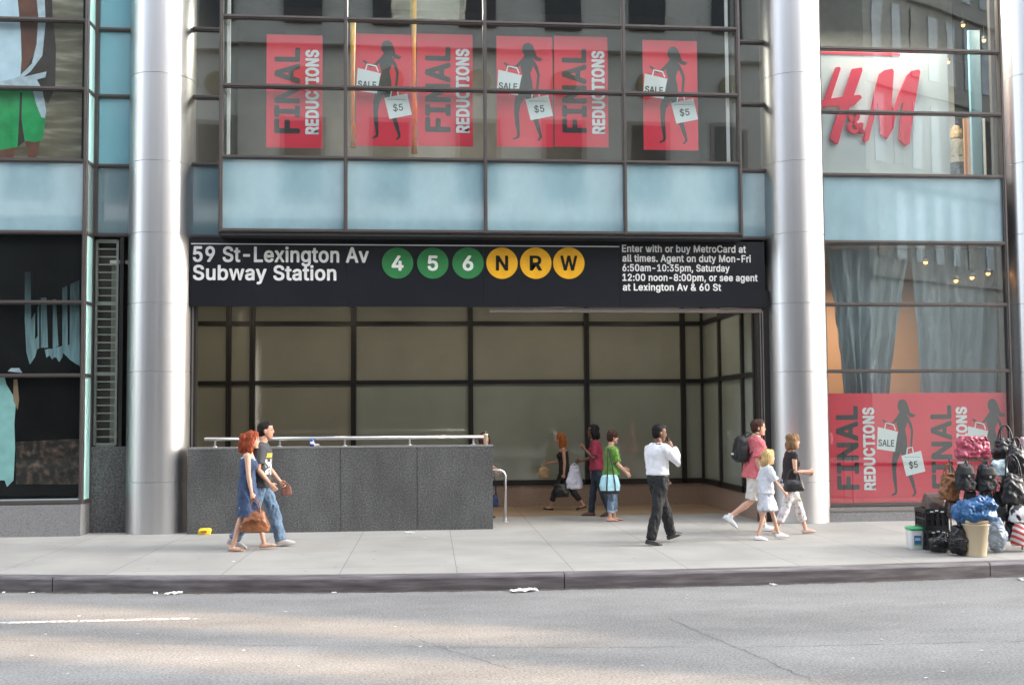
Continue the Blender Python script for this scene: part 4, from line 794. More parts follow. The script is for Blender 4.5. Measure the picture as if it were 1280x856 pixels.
flat_poster('tall dark picture poster of a person in a mint dress by pale curtains', LPX, 103, 292, 624, .13, NIGHT, [
    ('printed_curtain', CURT, [(31,340),(38,340),(39,400),(49,380),(49,440),(44,456),(38,458),(33,440),(31,400)]),
    ('printed_curtain', CURT, [(51,372),(58,372),(60,434),(51,436)]), ('printed_curtain', CURT, [(66,374),(70,374),(73,432),(66,436)]),
    ('printed_curtain', CURT, [(78,360),(99,350),(100,458),(88,450),(78,440)]), ('printed_curtain', CURT, [(56,437),(80,432),(78,446),(73,454),(68,446),(60,456)]),
    ('printed_shadow', NIGHT, [(44,446),(47,436),(55,434),(57,448),(62,444),(66,450),(70,446),(76,456),(82,447),(90,455),(99,456),(101,468),(30,468),(32,452),(38,455)]),
    ('printed_shadow', NIGHT, [(62,340),(65,340),(66,436),(63,436)]), ('printed_shadow', NIGHT, [(44,340),(46,340),(47,420),(44,424)]), ('printed_shadow', NIGHT, [(84,340),(88,340),(87,430),(85,432)]),
    ('printed_figure', DRESS, [(-40,475),(-6,468),(6,472),(8,480),(20,500),(18,530),(19,560),(17,600),(9,608),(6,600),(-46,600)]),
    ('printed_figure', mat('printed_arm', (.30,.20,.12), .4), [(17,474),(22,474),(24,500),(22,512),(17,500)]),
    ('printed_figure', TIE, [(10,464),(14,460),(24,460),(28,466)]),
    ('printed_pebbles', PEB, [(20,552),(100,548),(101,605),(20,605)])])

# ------------------------------------------------------------------ right bay displays
YL = 1.0
pw0, pw1 = PX(1010,140,YL), PX(1186,140,YL)
LS = empty('logo_sign', (pw0, YL, fz), 0, 'pale grey display wall with big slanted red letters behind upper right window', 'sign')
MB().box(0, pw1-pw0, .0, .06, 0, PZ(1100,66,YL)-fz).build('display_panel', mat('display_grey', (.70,.75,.75), .5, 0, .04, 1), LS)
MB().box(0, (pw1-pw0)*.66, -.01, -.001, PZ(1100,66.5,YL)-fz-.05, PZ(1100,66.5,YL)-fz).build('red_band', RED, LS)
LRED = mat('logo_red', (.80,.02,.07), .35, 0, .04)
def logo_piece(nm, polys):
    mb = MB()
    for i, pts in enumerate(polys):
        q = [P(1010+x*170/856, 50+y*170/856, YL) for x, y in pts]; mb.prism([(p.x-pw0, p.z-fz) for p in q], -.07-.001*i, -.03)
    mb.build(nm, LRED, LS)
logo_piece('letter', [[(165,182),(188,178),(197,190),(135,378),(118,424),(70,440),(64,424),(92,385)], [(268,192),(330,182),(332,205),(208,560),(180,664),(133,632),(134,606)],
    [(78,388),(130,378),(240,362),(318,354),(330,372),(285,416),(180,424),(66,426)]])
logo_piece('letter', [[(440,222),(470,200),(520,190),(530,205),(516,420),(540,470),(528,560),(488,630),(446,602),(436,470),(430,400),(372,640),(348,652),(336,634),(392,430),(412,330)],
    [(612,232),(640,205),(685,195),(696,206),(672,350),(640,560),(630,660),(606,674),(562,634),(570,520),(590,400),(560,440),(528,540),(522,470),(556,360)]])
am = text_line('&', .34, .42, .022, .04); p = P(1057, 168, YL); o = link('ampersand', am, LRED, LS); o.location = (p.x-pw0, -.03, p.z-fz)
# orange board and posts beside it
x0, x1 = PX(1206,185,2.2), PX(1229,185,2.2)
BDO = empty('display_board', ((x0+x1)/2, 2.2, fz), 0, 'orange brown board standing beside the mannequin upstairs', 'board')
MB().box(-(x1-x0)/2, (x1-x0)/2, 0, .05, 0, PZ(1216,148,2.2)-fz).build('board_face', ORANGE, BDO); MB().box((x1-x0)/2+.004, (x1-x0)/2+.05, -.01, .05, 0, PZ(1216,148,2.2)-fz).build('board_edge', WHITE, BDO)
x0 = PX(1243,150,1.0)
RB = empty('banner', (x0, 1.0, fz), 0, 'narrow red hanging banner at the right end of upper right window', 'banner')
MB().box(-.05, .05, 0, .02, .0, 2.1).build('banner_cloth', RED, RB); MB().box(-.4, -.18, .1, .16, 0, 3.0).build('banner_stand', PANE_BLUE, RB)
# small lit ceiling spots in the shop
BULB = mat('lit_bulb', (1,.7,.35), .4, emit=(1.0,.40,.08,.9))
def spot(px, py, Y, label, group):
    p = P(px, py, Y); e = empty('spotlight', p, 0, label, 'lamp', group)
    MB().ell((0,0,0), (.038,.038,.038), 10, 7).build('bulb', BULB, e, True)
    MB().lathe([(.045,.01),(.055,.07),(.03,.10),(.008,.11),(.006,.3)], (0,0), 12).build('housing', BRONZE_L, e, True)
spotsU = [(1204,32,2.6),(1212,61,3.2),(1230,51,2.2),(1185,78,3.0),(1215,122,3.4)]
spotsL = [(1157,328,1.2),(1195,351,1.5),(1215,347,1.5),(1235,342,1.5)]
for s in spotsU: spot(*s, 'small warm lit ceiling spotlight behind the upper right window', 'lit spotlights upstairs')
for x, y, Y in spotsL: spot(x, y, .62, 'small warm lit spotlight in front of the hanging curtains', 'lit spotlights over the curtains')
# warm interior lamp of the upstairs shop, whose glow the photograph shows
def room_lamp(x, y, z, e, sz, col=(1,.9,.75)):
    l = bpy.data.lights.new('shop_lamp', 'AREA'); l.energy = e; l.size = sz; l.color = col; o = bpy.data.objects.new('shop_lamp', l); COL.objects.link(o); o.location = (x,y,z)
room_lamp((bxs[0]+bxs[1])/2, .95, fz+4.2, 80, 1.2); room_lamp((bxs[0]+bxs[1])/2, 2.6, bzs[3]-.3, 26, 1.0); room_lamp(0, 3.0, fz+4.0, 50, 1.5)
# glowing amber drape tied between two posters upstairs
AMB = mat('amber_cloth', (.85,.48,.10), .6, var=.3, sc=6, stretch=(4,1,1))
for px, y0, y1, lb in ((518,70,192,'slim amber drape hanging between the paired posters above the green discs'),(441,130,185,'slim amber drape beside the window bar left of the paired posters')):
    a, b_ = P(px, y1, .5), P(px, y0, .5)
    o = MB().sweep([(0,0,0),(.0,.0,(b_.z-a.z)*.25),(.012,0,(b_.z-a.z)*.45),(-.006,0,(b_.z-a.z)*.6),(0,0,b_.z-a.z+1.5)], [.055,.03,.055,.03,.05], 10).build('drape', AMB, None, True); o.location = a; tag(o, lb, 'drape')
# two plastic curtains in the street level window
CUR = mat('grey_blue_plastic', (.22,.27,.295), .3, 0, .15, 3, bump=.15, bsc=9, stretch=(1,1,.35))
def curtain(label, edge_top, edge_bot, Y, seed):
    """edges given in pixels; hangs in folds from the rail"""
    mb = MB(); n, k = 70, 26; zt = PZ(1145, 309, Y); zb = PZ(1145, 500, Y)
    x0t, x1t = PX(edge_top[0],320,Y), PX(edge_top[1],320,Y); x0b, x1b = PX(edge_bot[0],480,Y), PX(edge_bot[1],480,Y)
    org = Vector(((x0t+x1t)/2, Y, zb)); vs = []
    for j in range(k+1):
        t = j/k; z = zt+(zb-zt)*t; a = x0t+(x0b-x0t)*t**.9; b_ = x1t+(x1b-x1t)*t**.9
        for i in range(n+1):
            s = i/n; ph = noise.noise(Vector((s*5+seed, t*.9, seed)))*2.6
            d = .055*math.sin(s*26+ph*2+seed)*(.5+.6*t)+.05*noise.noise(Vector((s*9+seed*3+t*2, t*1.3, 4)))+.045*noise.noise(Vector((s*16+t*5, t*7, seed)))+.02*noise.noise(Vector((s*34, t*13, seed)))
            sag = -.05*abs(math.sin(s*math.pi*4))*(1-t)
            vs.append((a+(b_-a)*s-org.x, d, z+sag-org.z))
    mb.add(vs, [(j*(n+1)+i, j*(n+1)+i+1, (j+1)*(n+1)+i+1, (j+1)*(n+1)+i) for j in range(k) for i in range(n)])
    nn = len(vs); mb.add([(x,y+.006,z) for x,y,z in vs], [(j*(n+1)+i, (j+1)*(n+1)+i, (j+1)*(n+1)+i+1, j*(n+1)+i+1) for j in range(k) for i in range(n)])
    o = mb.build('curtain', CUR, None, True); o.location = org; tag(o, label, 'curtain')
curtain('grey blue plastic curtain narrowing downwards, nearest the round column', (1034,1139), (1058,1109), .85, 1.3)
curtain('wider grey blue plastic curtain on the right, above the handbag rack', (1138,1262), (1150,1242), .85, 4.1)
o = MB().box(bxs[0], bxs[1], .78, .83, PZ(1145,309,.8), PZ(1145,306,.8)).build('curtain_rail', BRONZE_L, BL)
# ------------------------------------------------------------------ the other side of the street (behind the camera: it shades the street and shows in the glass)
sheet('pavement', -90, 90, -25.0, -20.6, -.03, CONC_F)
LIME = mat('grey_limestone', (.56,.54,.50), .8, 0, .14, .4)
LIME_D = mat('stone_trim', (.27,.255,.235), .8, 0, .1, .6)
DKWIN = mat('dark_office_glass', (.03,.033,.036), .1)
SKWIN = mat('pale_office_glass', (.42,.48,.54), .2)  # pale blue holds the sky reflected in these windows
MED = mat('bronze_medallion', (.24,.20,.12), .5, .3)
LB = empty('stone_building', (-20, -25, 0), 0, 'grey limestone building with round medallions across the street, mirrored in the glass', 'building')
b = MB(); b.box(-40, 35.0, -18, 0, -.2, 25); b.box(-40, 35, 0, .35, 17.6, 18.1); b.box(-40, 35, 0, .5, 24.4, 25.2); b.box(-40, 35, 0, .25, 10.2, 10.7)
b.build('wall', LIME, LB)
for i in range(19):
    x = 33.2-3.7*i
    m = MB().box(x-.95, x+.95, -.0, .10, 11.0, 14.6); m.build('window_surround', LIME_D, LB)
    m = MB().box(x-.75, x+.75, .101, .13, 11.2, 14.4); m.box(x-.03, x+.03, .13, .16, 11.2, 14.4, 1); m.build('window', [DKWIN, BRONZE], LB)
    m = MB().box(x-.8, x+.8, .0, .13, 18.6, 22.4); m.box(x-.03, x+.03, .13, .16, 18.6, 22.4, 1); m.build('window', [DKWIN, BRONZE], LB)
    MB().lathe([(.55,0),(.55,.12),(.4,.16)], (0,0), 28).xf(Matrix.Translation((x+1.85*0, 0, 16.2)) @ Matrix.Rotation(-math.pi/2, 4, 'X')).build('medallion', MED, LB)
    MB().box(x-1.82, x+1.82, .0, .12, .3, 10.05).build('shop_window', DKWIN, LB)
OB = empty('office_building', (19.5, -25, 0), R(-28), 'pale stone office building with tall narrow windows across the street', 'building')
b = MB(); b.box(0, 26, -12, 0, -.2, 30)
for z in (8.2, 12.6, 17, 21.4, 25.8): b.box(0, 26, 0, .2, z-.2, z+.2)
b.build('wall', mat('pale_stone', (.42,.40,.375), .8, 0, .1, .4), OB)
for r_ in range(4):
    for c_ in range(18): MB().box(.6+c_*1.4, 1.25+c_*1.4, .0, .06, 8.9+r_*4.4, 12.0+r_*4.4).build('window', SKWIN if (c_*7+r_*3) % 5 else DKWIN, OB)
az = SUN_AZ; ta = Vector((math.cos(az), math.sin(az), 0)); tn = Vector((-math.sin(az), math.cos(az), 0)); LD = 90.0
def blocker(v0, v1, h, label):  # unseen block added to keep the sun off the street
    c = ta*LD+tn*((v0+v1)/2); e = empty('tower', (c.x, c.y, 0), az, label, 'tower', 'towers far up the street')
    w = (v1-v0)/2; b = MB().box(0, 9, -w, w, -.2, h); b.build('wall', mat('tower_stone', (.33,.31,.29), .8), e)
    for k in range(1, int(h/6)): MB().box(-.05, -.005, -w*.8, w*.8, k*6, k*6+2.4).build('window', DKWIN, e)
    return e
gaps = [(-8.08, .36, 42.5, 70), (-6.66, .34, 44.3, 70), (-5.82, .22, 41.6, 43.4)]  # slits placed so that sun falls as streaks on the road
vv = -34.0
tl = ['broad stone tower far up the street', 'slim stone tower far up the street', 'slender stone tower far up the street next to the tallest', 'stone tower far up the street nearest the roadway']
for i, (c, w, z0, z1) in enumerate(gaps+[(5.2, 0, 0, 0)]):
    blocker(vv, c-w/2, 64, tl[i]); 
    if w:
        cc = ta*LD+tn*c; e = empty('link_block', (cc.x, cc.y, 0), az, 'low stone block joining two far towers, number of storeys differing '[:44]+(' below the gap' if i else ' on the left'), 'building') if 0 else None
        lowb = MB().box(1, 8, -w/2, w/2, -.2, z0)
        if z1 < 64: lowb.box(1, 8, -w/2, w/2, z1, 64)
        o = lowb.build('link_wall', MATS['tower_stone']); o.location = (cc.x, cc.y, 0); o.rotation_euler = (0,0,az)  # added filler that sets the height of a sun slit
        tag(o, ['stone link wall beside the broad far tower', 'stone link wall between the two slim far towers', 'stone link wall beside the tower nearest the roadway'][i], 'wall')
    vv = c+w/2
# ------------------------------------------------------------------ people
SKINM = mat('skin', attr=True, rough=.5, var=.05, sc=20, sss=.08)
def lerp(a, b, t): return a+(b-a)*t
def noisy_cloth(me, amp, sc, seed): return wrinkle(me, amp, sc, seed, (1, 1, .6))
class Fig: pass
def figure(H, sex, pose, wide=1.0):
    """joints of a figure of height H facing +x, left side +y; worked out at 1.75 m and scaled"""
    F = Fig(); F.s = H/1.75; F.sex = sex; F.w = wide; F.pose = pose; V = Vector
    F.legs = {}; low = 9
    for nm, sd in (('L', 1), ('R', -1)):
        a, k, fp = (R(q) for q in pose[nm]); hip = V((0, sd*.085, 0)); d1 = V((math.sin(a), 0, -math.cos(a))); d2 = V((math.sin(a-k), 0, -math.cos(a-k)))
        knee = hip+d1*.43; ank = knee+d2*.41; fd = V((math.cos(fp), 0, math.sin(fp))); fu = V((-math.sin(fp), 0, math.cos(fp)))
        F.legs[nm] = [hip, knee, ank, fd, fu, sd]
        low = min(low, *((ank+fd*q-fu*.078).z for q in (-.06, .11, .17)))
    F.h0 = V((0, 0, -low))
    for l in F.legs.values():
        for i in range(3): l[i] = l[i]+F.h0
    ln = R(pose.get('lean', 2)); F.u = V((math.sin(ln), 0, math.cos(ln))); F.f = V((math.cos(ln), 0, -math.sin(ln)))
    sw = (.178 if sex == 'm' else .152)*wide
    F.arms = {}
    for nm, sd in (('L', 1), ('R', -1)):
        s, ab, e, tw = pose[nm+'A']; s, ab, e = R(s), R(ab), R(e)
        sh = F.h0+F.u*.475+V((0, sd*sw, 0)); d1 = V((math.sin(s)*math.cos(ab), sd*math.sin(ab), -math.cos(s)*math.cos(ab)))
        el = sh+d1*.29; d2 = V((math.sin(s+e), -sd*tw, -math.cos(s+e))).normalized(); wr = el+d2*.25
        up = V((math.cos(s+e), 0, math.sin(s+e))); n = V((0, -sd, 0)); n = (n-d2*n.dot(d2)).normalized(); w = d2.cross(n)
        if w.dot(up) < 0: w = -w
        F.arms[nm] = [sh, el, wr, d2, n, w, sd]
    F.neck = F.h0+F.u*.61+F.f*.018; F.hc = F.neck+V((.02, 0, .09))
    hy, hp = pose.get('head', (0, 0)); F.hR = Matrix.Rotation(R(hy), 3, 'Z') @ Matrix.Rotation(R(-hp), 3, 'Y'); F.hs = pose.get('hs', 1.0)
    return F
def rings(F):
    if F.sex == 'm': T = [(-.07,.085,.13),(0,.118,.165),(.08,.115,.158),(.2,.105,.148),(.3,.115,.158),(.40,.122,.178),(.465,.102,.182),(.515,.072,.118),(.555,.058,.066),(.62,.055,.056)]
    elif F.sex == 'f': T = [(-.07,.09,.13),(0,.118,.170),(.07,.112,.158),(.18,.088,.122),(.26,.094,.126),(.34,.108,.142),(.42,.095,.148),(.468,.082,.150),(.515,.058,.092),(.555,.046,.052),(.62,.043,.045)]
    else: T = [(-.07,.085,.12),(0,.108,.140),(.08,.102,.132),(.2,.095,.122),(.3,.098,.128),(.40,.098,.138),(.465,.085,.140),(.515,.06,.09),(.555,.046,.05),(.62,.043,.045)]
    return [(z, a*F.w, b*F.w) for z, a, b in T]
def head_pt(F, p): return F.hc+F.hR @ (Vector(p)*F.hs)
HEADR = [(-.118,.052,.018,.022),(-.108,.045,.038,.036),(-.085,.03,.060,.050),(-.055,.014,.080,.060),(-.02,.004,.092,.068),(.02,.0,.098,.075),(.055,-.003,.097,.076),(.085,-.006,.086,.068),(.108,-.008,.062,.05),(.12,-.008,.02,.018)]
def body(F, par, skin):
    mb = MB(); V = Vector
    fat = .88 if F.sex != 'm' else 1.0
    if F.sex == 'c': fat = .78
    for hip, knee, ank, fd, fu, sd in F.legs.values():
        pts = [hip+V((0,0,.05)), lerp(hip,knee,.25), lerp(hip,knee,.65), knee, lerp(knee,ank,.28), lerp(knee,ank,.65), ank]
        mb.sweep(pts, [.088*fat*F.w,.086*fat*F.w,.066*fat*F.w,.052*fat,.056*fat,.042*fat,.036*fat], 14)
        so_ = ank-fu*.078
        mb.sweep([so_-fd*.062+fu*.028, so_-fd*.03+fu*.036, so_+fd*.05+fu*.030, so_+fd*.11+fu*.022, so_+fd*.165+fu*.014], [(.02,.022),(.036,.032),(.032,.038),(.022,.044),(.012,.03)], 12)
        mb.sweep([ank+fu*.02, so_+fu*.035], [.036*fat,.034], 10)
    mb.sweep([F.h0+F.u*z for z,_,_ in rings(F)], [(a,b) for _,a,b in rings(F)], 20)
    if F.sex == 'f':
        for sd in (1,-1): mb.ell(F.h0+F.u*.335+F.f*.075+V((0,sd*.062,0)), (.055,.058,.06))
    mb.sweep([F.neck-F.u*.05, F.neck+V((.012,0,.05))], [(.055,.055) if F.sex == 'm' else (.044,.045)]*2, 12)
    for sh, el, wr, d2, n, w, sd in F.arms.values():
        mb.sweep([sh-V((0,sd*.035,-.005)), sh, lerp(sh,el,.45), el, lerp(el,wr,.3), lerp(el,wr,.7), wr], [.05*fat,.054*fat,.045*fat,.038*fat,.039*fat,.031*fat,.025*fat], 12)
        c = F.pose.get('curl'+('L' if sd > 0 else 'R'), .35); hs_ = .95 if F.sex == 'm' else .86
        if F.sex == 'c': hs_ = .8
        mb.sweep([wr-d2*.01, wr+d2*.03*hs_, wr+d2*.07*hs_, wr+d2*.09*hs_], [(.018,.024),(.016,.036*hs_),(.014,.041*hs_),(.011,.038*hs_)], 12, w)
        for off, ln in ((-.031,.058),(-.011,.074),(.011,.080),(.031,.070)):
            p = wr+(d2*.082+w*off)*hs_; pts = [p-d2*.02*hs_, p]; dd = d2
            for q, fr in ((.45,.8),(.32,1.0),(.23,.8)):
                ang = c*1.35*fr; dd = (dd*math.cos(ang)+n*math.sin(ang)).normalized(); p = p+dd*ln*q*hs_*1.15; pts.append(p)
            mb.sweep(pts, [.0098,.0098,.009,.0086,.0074], 8, w)
        p = wr+(d2*.022+w*.026)*hs_; t1 = (d2*.62+w*.66+n*.35).normalized(); t2 = (d2*.9+w*.2+n*.45).normalized()
        mb.sweep([p-w*.012, p, p+t1*.038*hs_, p+t1*.038*hs_+t2*.034*hs_], [.012,.0125,.0105,.0085], 8, n)
    # head
    n_ = 20; vs = []
    for z, cx, rx_, ry in HEADR:
        for j in range(n_):
            a = 2*math.pi*j/n_; vs.append(head_pt(F, (cx+rx_*math.cos(a), ry*math.sin(a), z)))
    k = len(HEADR); mb.add(vs, [(i*n_+j, i*n_+(j+1)%n_, (i+1)*n_+(j+1)%n_, (i+1)*n_+j) for i in range(k-1) for j in range(n_)]+[list(range(n_-1,-1,-1)), [(k-1)*n_+j for j in range(n_)]])
    mb.sweep([head_pt(F,(.088,0,.022)), head_pt(F,(.099,0,-.005)), head_pt(F,(.105,0,-.027)), head_pt(F,(.088,0,-.038))], [(.008,.010),(.011,.011),(.012,.015),(.008,.012)], 8)
    mb.ell(head_pt(F,(.072,0,-.105)), (.022,.024,.016)); mb.ell(head_pt(F,(.083,0,-.068)), (.014,.026,.012))
    for sd in (1,-1):
        mb.ell(head_pt(F,(.06,sd*.03,.028)), (.032,.024,.010)); mb.ell(head_pt(F,(-.004,sd*.074,-.008)), (.020,.012,.032), M=F.hR.to_4x4())
    mb.v = [tuple(Vector(v)*F.s) for v in mb.v]
    me = remesh(mb, .0064*max(F.s,.8), 2, .45)
    iR = F.hR.inverted(); lip = (skin[0]*.85, skin[1]*.5, skin[2]*.5); dark = (.02,.014,.01); brow = (skin[0]*.25, skin[1]*.2, skin[2]*.2)
    def col(co):
        q = iR @ (co/F.s-F.hc)/F.hs
        if q.length > .17 or q.x < .04: return None
        for sd in (1,-1):
            if (q.y-sd*.031)**2/.014**2+(q.z-.008)**2/.0075**2 < 1: return dark
            if abs(q.y-sd*.032) < .018 and abs(q.z-.031) < .005: return brow
        if abs(q.y) < .024 and abs(q.z+.068) < .009: return lip
        if q.z < -.02 and abs(q.y) > .035: return (skin[0]*1.02, skin[1]*.9, skin[2]*.88)
        return None
    paint(me, col, skin)
    return link('body', me, SKINM, par, True)
def garment(F, par, name, mb, m, vox=.011, amp=.006, sc=14, seed=1.0, smooth=3):
    mb.v = [tuple(Vector(v)*F.s) for v in mb.v]
    me = remesh(mb, vox, smooth); noisy_cloth(me, amp*1.7, sc, seed); noisy_cloth(me, amp*.9, sc*2.7, seed+3)
    return link(name, me, m, par, True)
def legs_mb(F, frac, infl, flare, mb=None, rise=.08):
    """frac: 1 = hip..knee, 2 = ankle"""
    mb = mb or MB(); fat = .88 if F.sex != 'm' else 1.0
    if F.sex == 'c': fat = .78
    for hip, knee, ank, fd, fu, sd in F.legs.values():
        allp = [(hip+Vector((0,0,.04)),.088*F.w),(lerp(hip,knee,.3),.086*F.w),(lerp(hip,knee,.7),.067),(knee,.054),(lerp(knee,ank,.3),.056),(lerp(knee,ank,.65),.045),(lerp(knee,ank,1.02),.040)]
        par_ = [0,.3,.7,1,1.3,1.65,2.02]; pts = []; rad = []
        for i, ((p, r), t) in enumerate(zip(allp, par_)):
            if t <= frac: pts.append(p); rad.append(r*fat+infl+flare*max(0,t-.3)/2)
            else:
                (p0, r0), t0 = allp[i-1], par_[i-1]; u = (frac-t0)/(t-t0)
                if u > .02: pts.append(lerp(p0,p,u)); rad.append(lerp(r0,r,u)*fat+infl+flare*max(0,frac-.3)/2)
                break
        mb.sweep(pts, rad, 16)
    T = rings(F); mb.sweep([F.h0+F.u*z for z in (-.08,0,.05,rise)], [(a+infl,b+infl) for a,b in ((.09*F.w,.12*F.w),(T[1][1],T[1][2]),(T[2][1],T[2][2]),(lerp(T[2][1],T[3][1],.4),lerp(T[2][2],T[3][2],.4)))], 20)
    return mb
def torso_mb(F, hem, topz, infl, hem_flare=0.0, mb=None):
    mb = mb or MB(); T = rings(F); zs = sorted(set([hem, topz]+[z for z,_,_ in T if hem < z < topz])); pts = []; rad = []
    def at(z):
        if z <= T[0][0]: return T[1][1], T[1][2]
        for (z0,a0,b0),(z1,a1,b1) in zip(T, T[1:]):
            if z <= z1: u = (z-z0)/(z1-z0); return lerp(a0,a1,u), lerp(b0,b1,u)
        return T[-1][1:]
    for z in zs:
        a, b = at(max(z, .0)); k = hem_flare*max(0,(.25-z)/.35)
        loose = infl+(.014 if .08 < z < .3 else 0)
        pts.append(F.h0+F.u*z); rad.append((a+loose+k, b+loose+k))
    mb.sweep(pts, rad, 22)
    if F.sex == 'f':
        for sd in (1,-1): mb.ell(F.h0+F.u*.335+F.f*.078+Vector((0,sd*.062,0)), (.058+infl,.06+infl,.064+infl))
    return mb
def sleeves_mb(F, mb, frac, infl, flare=0.0, which='LR'):
    fat = .88 if F.sex != 'm' else 1.0
    if F.sex == 'c': fat = .78
    for nm in which:
        sh, el, wr, d2, n, w, sd = F.arms[nm]
        allp = [(sh-Vector((0,sd*.05,-.005)),.06,-.2),(sh,.058,0),(lerp(sh,el,.5),.049,.5),(el,.043,1),(lerp(el,wr,.4),.042,1.4),(wr,.032,2)]
        pts, rad = [], []
        for i, (p, r, t) in enumerate(allp):
            if t <= frac: pts.append(p); rad.append(r*fat+infl+flare*max(0,t))
            else:
                p0, r0, t0 = allp[i-1]; u = (frac-t0)/(t-t0)
                if u > .02: pts.append(lerp(p0,p,u)); rad.append(lerp(r0,r,u)*fat+infl+flare*frac)
                break
        mb.sweep(pts, rad, 14)
    return mb
def skirt_mb(F, mb, hem_z, flare):
    T = rings(F); pts = []; rad = []
    for z in (.10, .0, -.1, -.2, -.3, -.4, -.5, -.6):
        wz = F.h0.z+z
        if wz < hem_z: wz = hem_z
        xs = []
        for hip, knee, ank, *_ in F.legs.values():
            p = lerp(hip, knee, min(1, max(0, (hip.z-wz)/max(.05, hip.z-knee.z)))); xs.append(p.x)
        cx = (xs[0]+xs[1])/2*(1 if z < 0 else 0); sp = abs(xs[0]-xs[1])/2
        d = F.h0.z-wz; base = max(T[1][1], .11) if z <= 0 else T[2][1]
        a = max(base+.012+flare*d, sp+.085) if z < 0 else base+.012
        pts.append(Vector((cx, 0, wz))); rad.append((a, max(T[1][2] if z <= 0 else T[2][2], .12)+.012+flare*d*.8))
        if wz <= hem_z: break
    mb.sweep(pts, rad, 22); return mb
def shoes(F, par, m, kind='shoe', sole=None):
    for hip, knee, ank, fd, fu, sd in F.legs.values():
        mb = MB(); so_ = ank-fu*.080
        if kind in ('sandal', 'flat'):
            mb.sweep([so_-fd*.068+fu*.006, so_+fd*.0+fu*.006, so_+fd*.11+fu*.006, so_+fd*.172+fu*.006], [(.008,.026),(.008,.036),(.008,.046),(.008,.026)], 12)
            if kind == 'sandal': mb.sweep([so_+fd*.10+Vector((0,-.045,0))+fu*.01, so_+fd*.10+fu*.048, so_+fd*.10+Vector((0,.045,0))+fu*.01], [(.006,.012)]*3, 8, fd)
            else: mb.sweep([so_-fd*.066+fu*.030, so_-fd*.02+fu*.030, so_+fd*.07+fu*.022, so_+fd*.12+fu*.026, so_+fd*.176+fu*.014], [(.03,.028),(.026,.038),(.02,.045),(.026,.05),(.012,.03)], 12)
        else:
            g = .012 if kind == 'sneaker' else .006
            mb.sweep([so_-fd*.07+fu*.034, so_-fd*.03+fu*.042, so_+fd*.05+fu*.040, so_+fd*.12+fu*.030, so_+fd*.185+fu*.018], [(.034,.03+g),(.044,.036+g),(.042,.042+g),(.032,.046+g),(.016,.030+g)], 14)
            mb.sweep([so_-fd*.076+fu*.012, so_+fd*.05+fu*.012, so_+fd*.12+fu*.012, so_+fd*.192+fu*.014], [(.013,.034+g),(.013,.044+g),(.013,.05+g),(.012,.032+g)], 14)
            if kind == 'sneaker': mb.sweep([ank-fu*.02, ank+fu*.045], [.05,.047], 12)
        mb.v = [tuple(Vector(v)*F.s) for v in mb.v]
        link('sandal' if kind == 'sandal' else 'shoe', remesh(mb, .0075, 2), m, par, True)
def hair(F, par, m, style, vol=1.0, seed=0.0):
    mb = MB(); Q = F.hR.to_4x4()
    def E(c, r): mb.ell(head_pt(F, c), [q*F.hs for q in r], 18, 12, M=Q)
    v = .010*vol
    E((-.016,0,.045), (.098+v,.080+v,.084+v)); E((-.030,0,.0), (.082+v,.081+v*.6,.085)); E((.035,0,.088), (.058,.062,.036+v))
    if style == 'short': E((-.05,0,-.045), (.05,.064,.05))
    if style in ('bob', 'long', 'flow'):
        ln = {'bob': .15, 'long': .23, 'flow': .20}[style]
        E((-.055,0,-.05), (.062+v,.078+v,.09))
        for sd in (1,-1): mb.sweep([head_pt(F,(.0,sd*.074,.05)), head_pt(F,(-.012,sd*.083,-.03)), head_pt(F,(-.02,sd*.078,-ln*.75)), head_pt(F,(-.015,sd*.066,-ln))], [(.05,.024+v),(.055,.026+v),(.045,.026+v),(.018,.016)], 12)
        mb.sweep([head_pt(F,(-.06,0,.02)), head_pt(F,(-.085,0,-.06)), head_pt(F,(-.08,0,-ln*.8)), head_pt(F,(-.075,0,-ln*1.05))], [(.045,.075),(.05+v,.078),(.042+v,.07),(.015,.05)], 14)
        if style == 'flow':
            E((-.10,0,.03), (.085,.082,.085)); mb.sweep([head_pt(F,(-.10,0,.03)), head_pt(F,(-.145,.0,-.05)), head_pt(F,(-.150,0,-.14)), head_pt(F,(-.155,0,-.19))], [(.06,.07),(.06,.075),(.045,.06),(.015,.03)], 12)
    mb.v = [tuple(Vector(q)*F.s) for q in mb.v]
    me = remesh(mb, .0075, 2); wrinkle(me, .008*vol, 55, seed, (1,1,.2)); wrinkle(me, .012*vol, 16, seed+5, (1,1,.5)); return link('hair', me, m, par, True)
def hairm(name, c): return mat(name, c, .62, 0, .45, 60, spec=.2, bump=.3, bsc=120, stretch=(1,1,.15))
def cloth(name, c, var=.1, sc=12, rough=.85): return mat(name, c, rough, 0, var, sc, bump=.15, bsc=300)
def start(label, pos, heading, F, group='people walking past the station'):
    return empty('person', (pos.x, pos.y, pos.z if len(pos) > 2 else 0), R(heading), label, 'person', group)
def wpt(par, F, p): return Matrix.Translation(par.location) @ Matrix.Rotation(par.rotation_euler.z, 4, 'Z') @ (Vector(p)*F.s)
def grip(par, F, nm):
    sh, el, wr, d2, n, w, sd = F.arms[nm]; return wpt(par, F, wr+d2*.095+n*.022)
FAIR, TAN, BROWN = (.62,.36,.26), (.50,.28,.19), (.16,.075,.045)

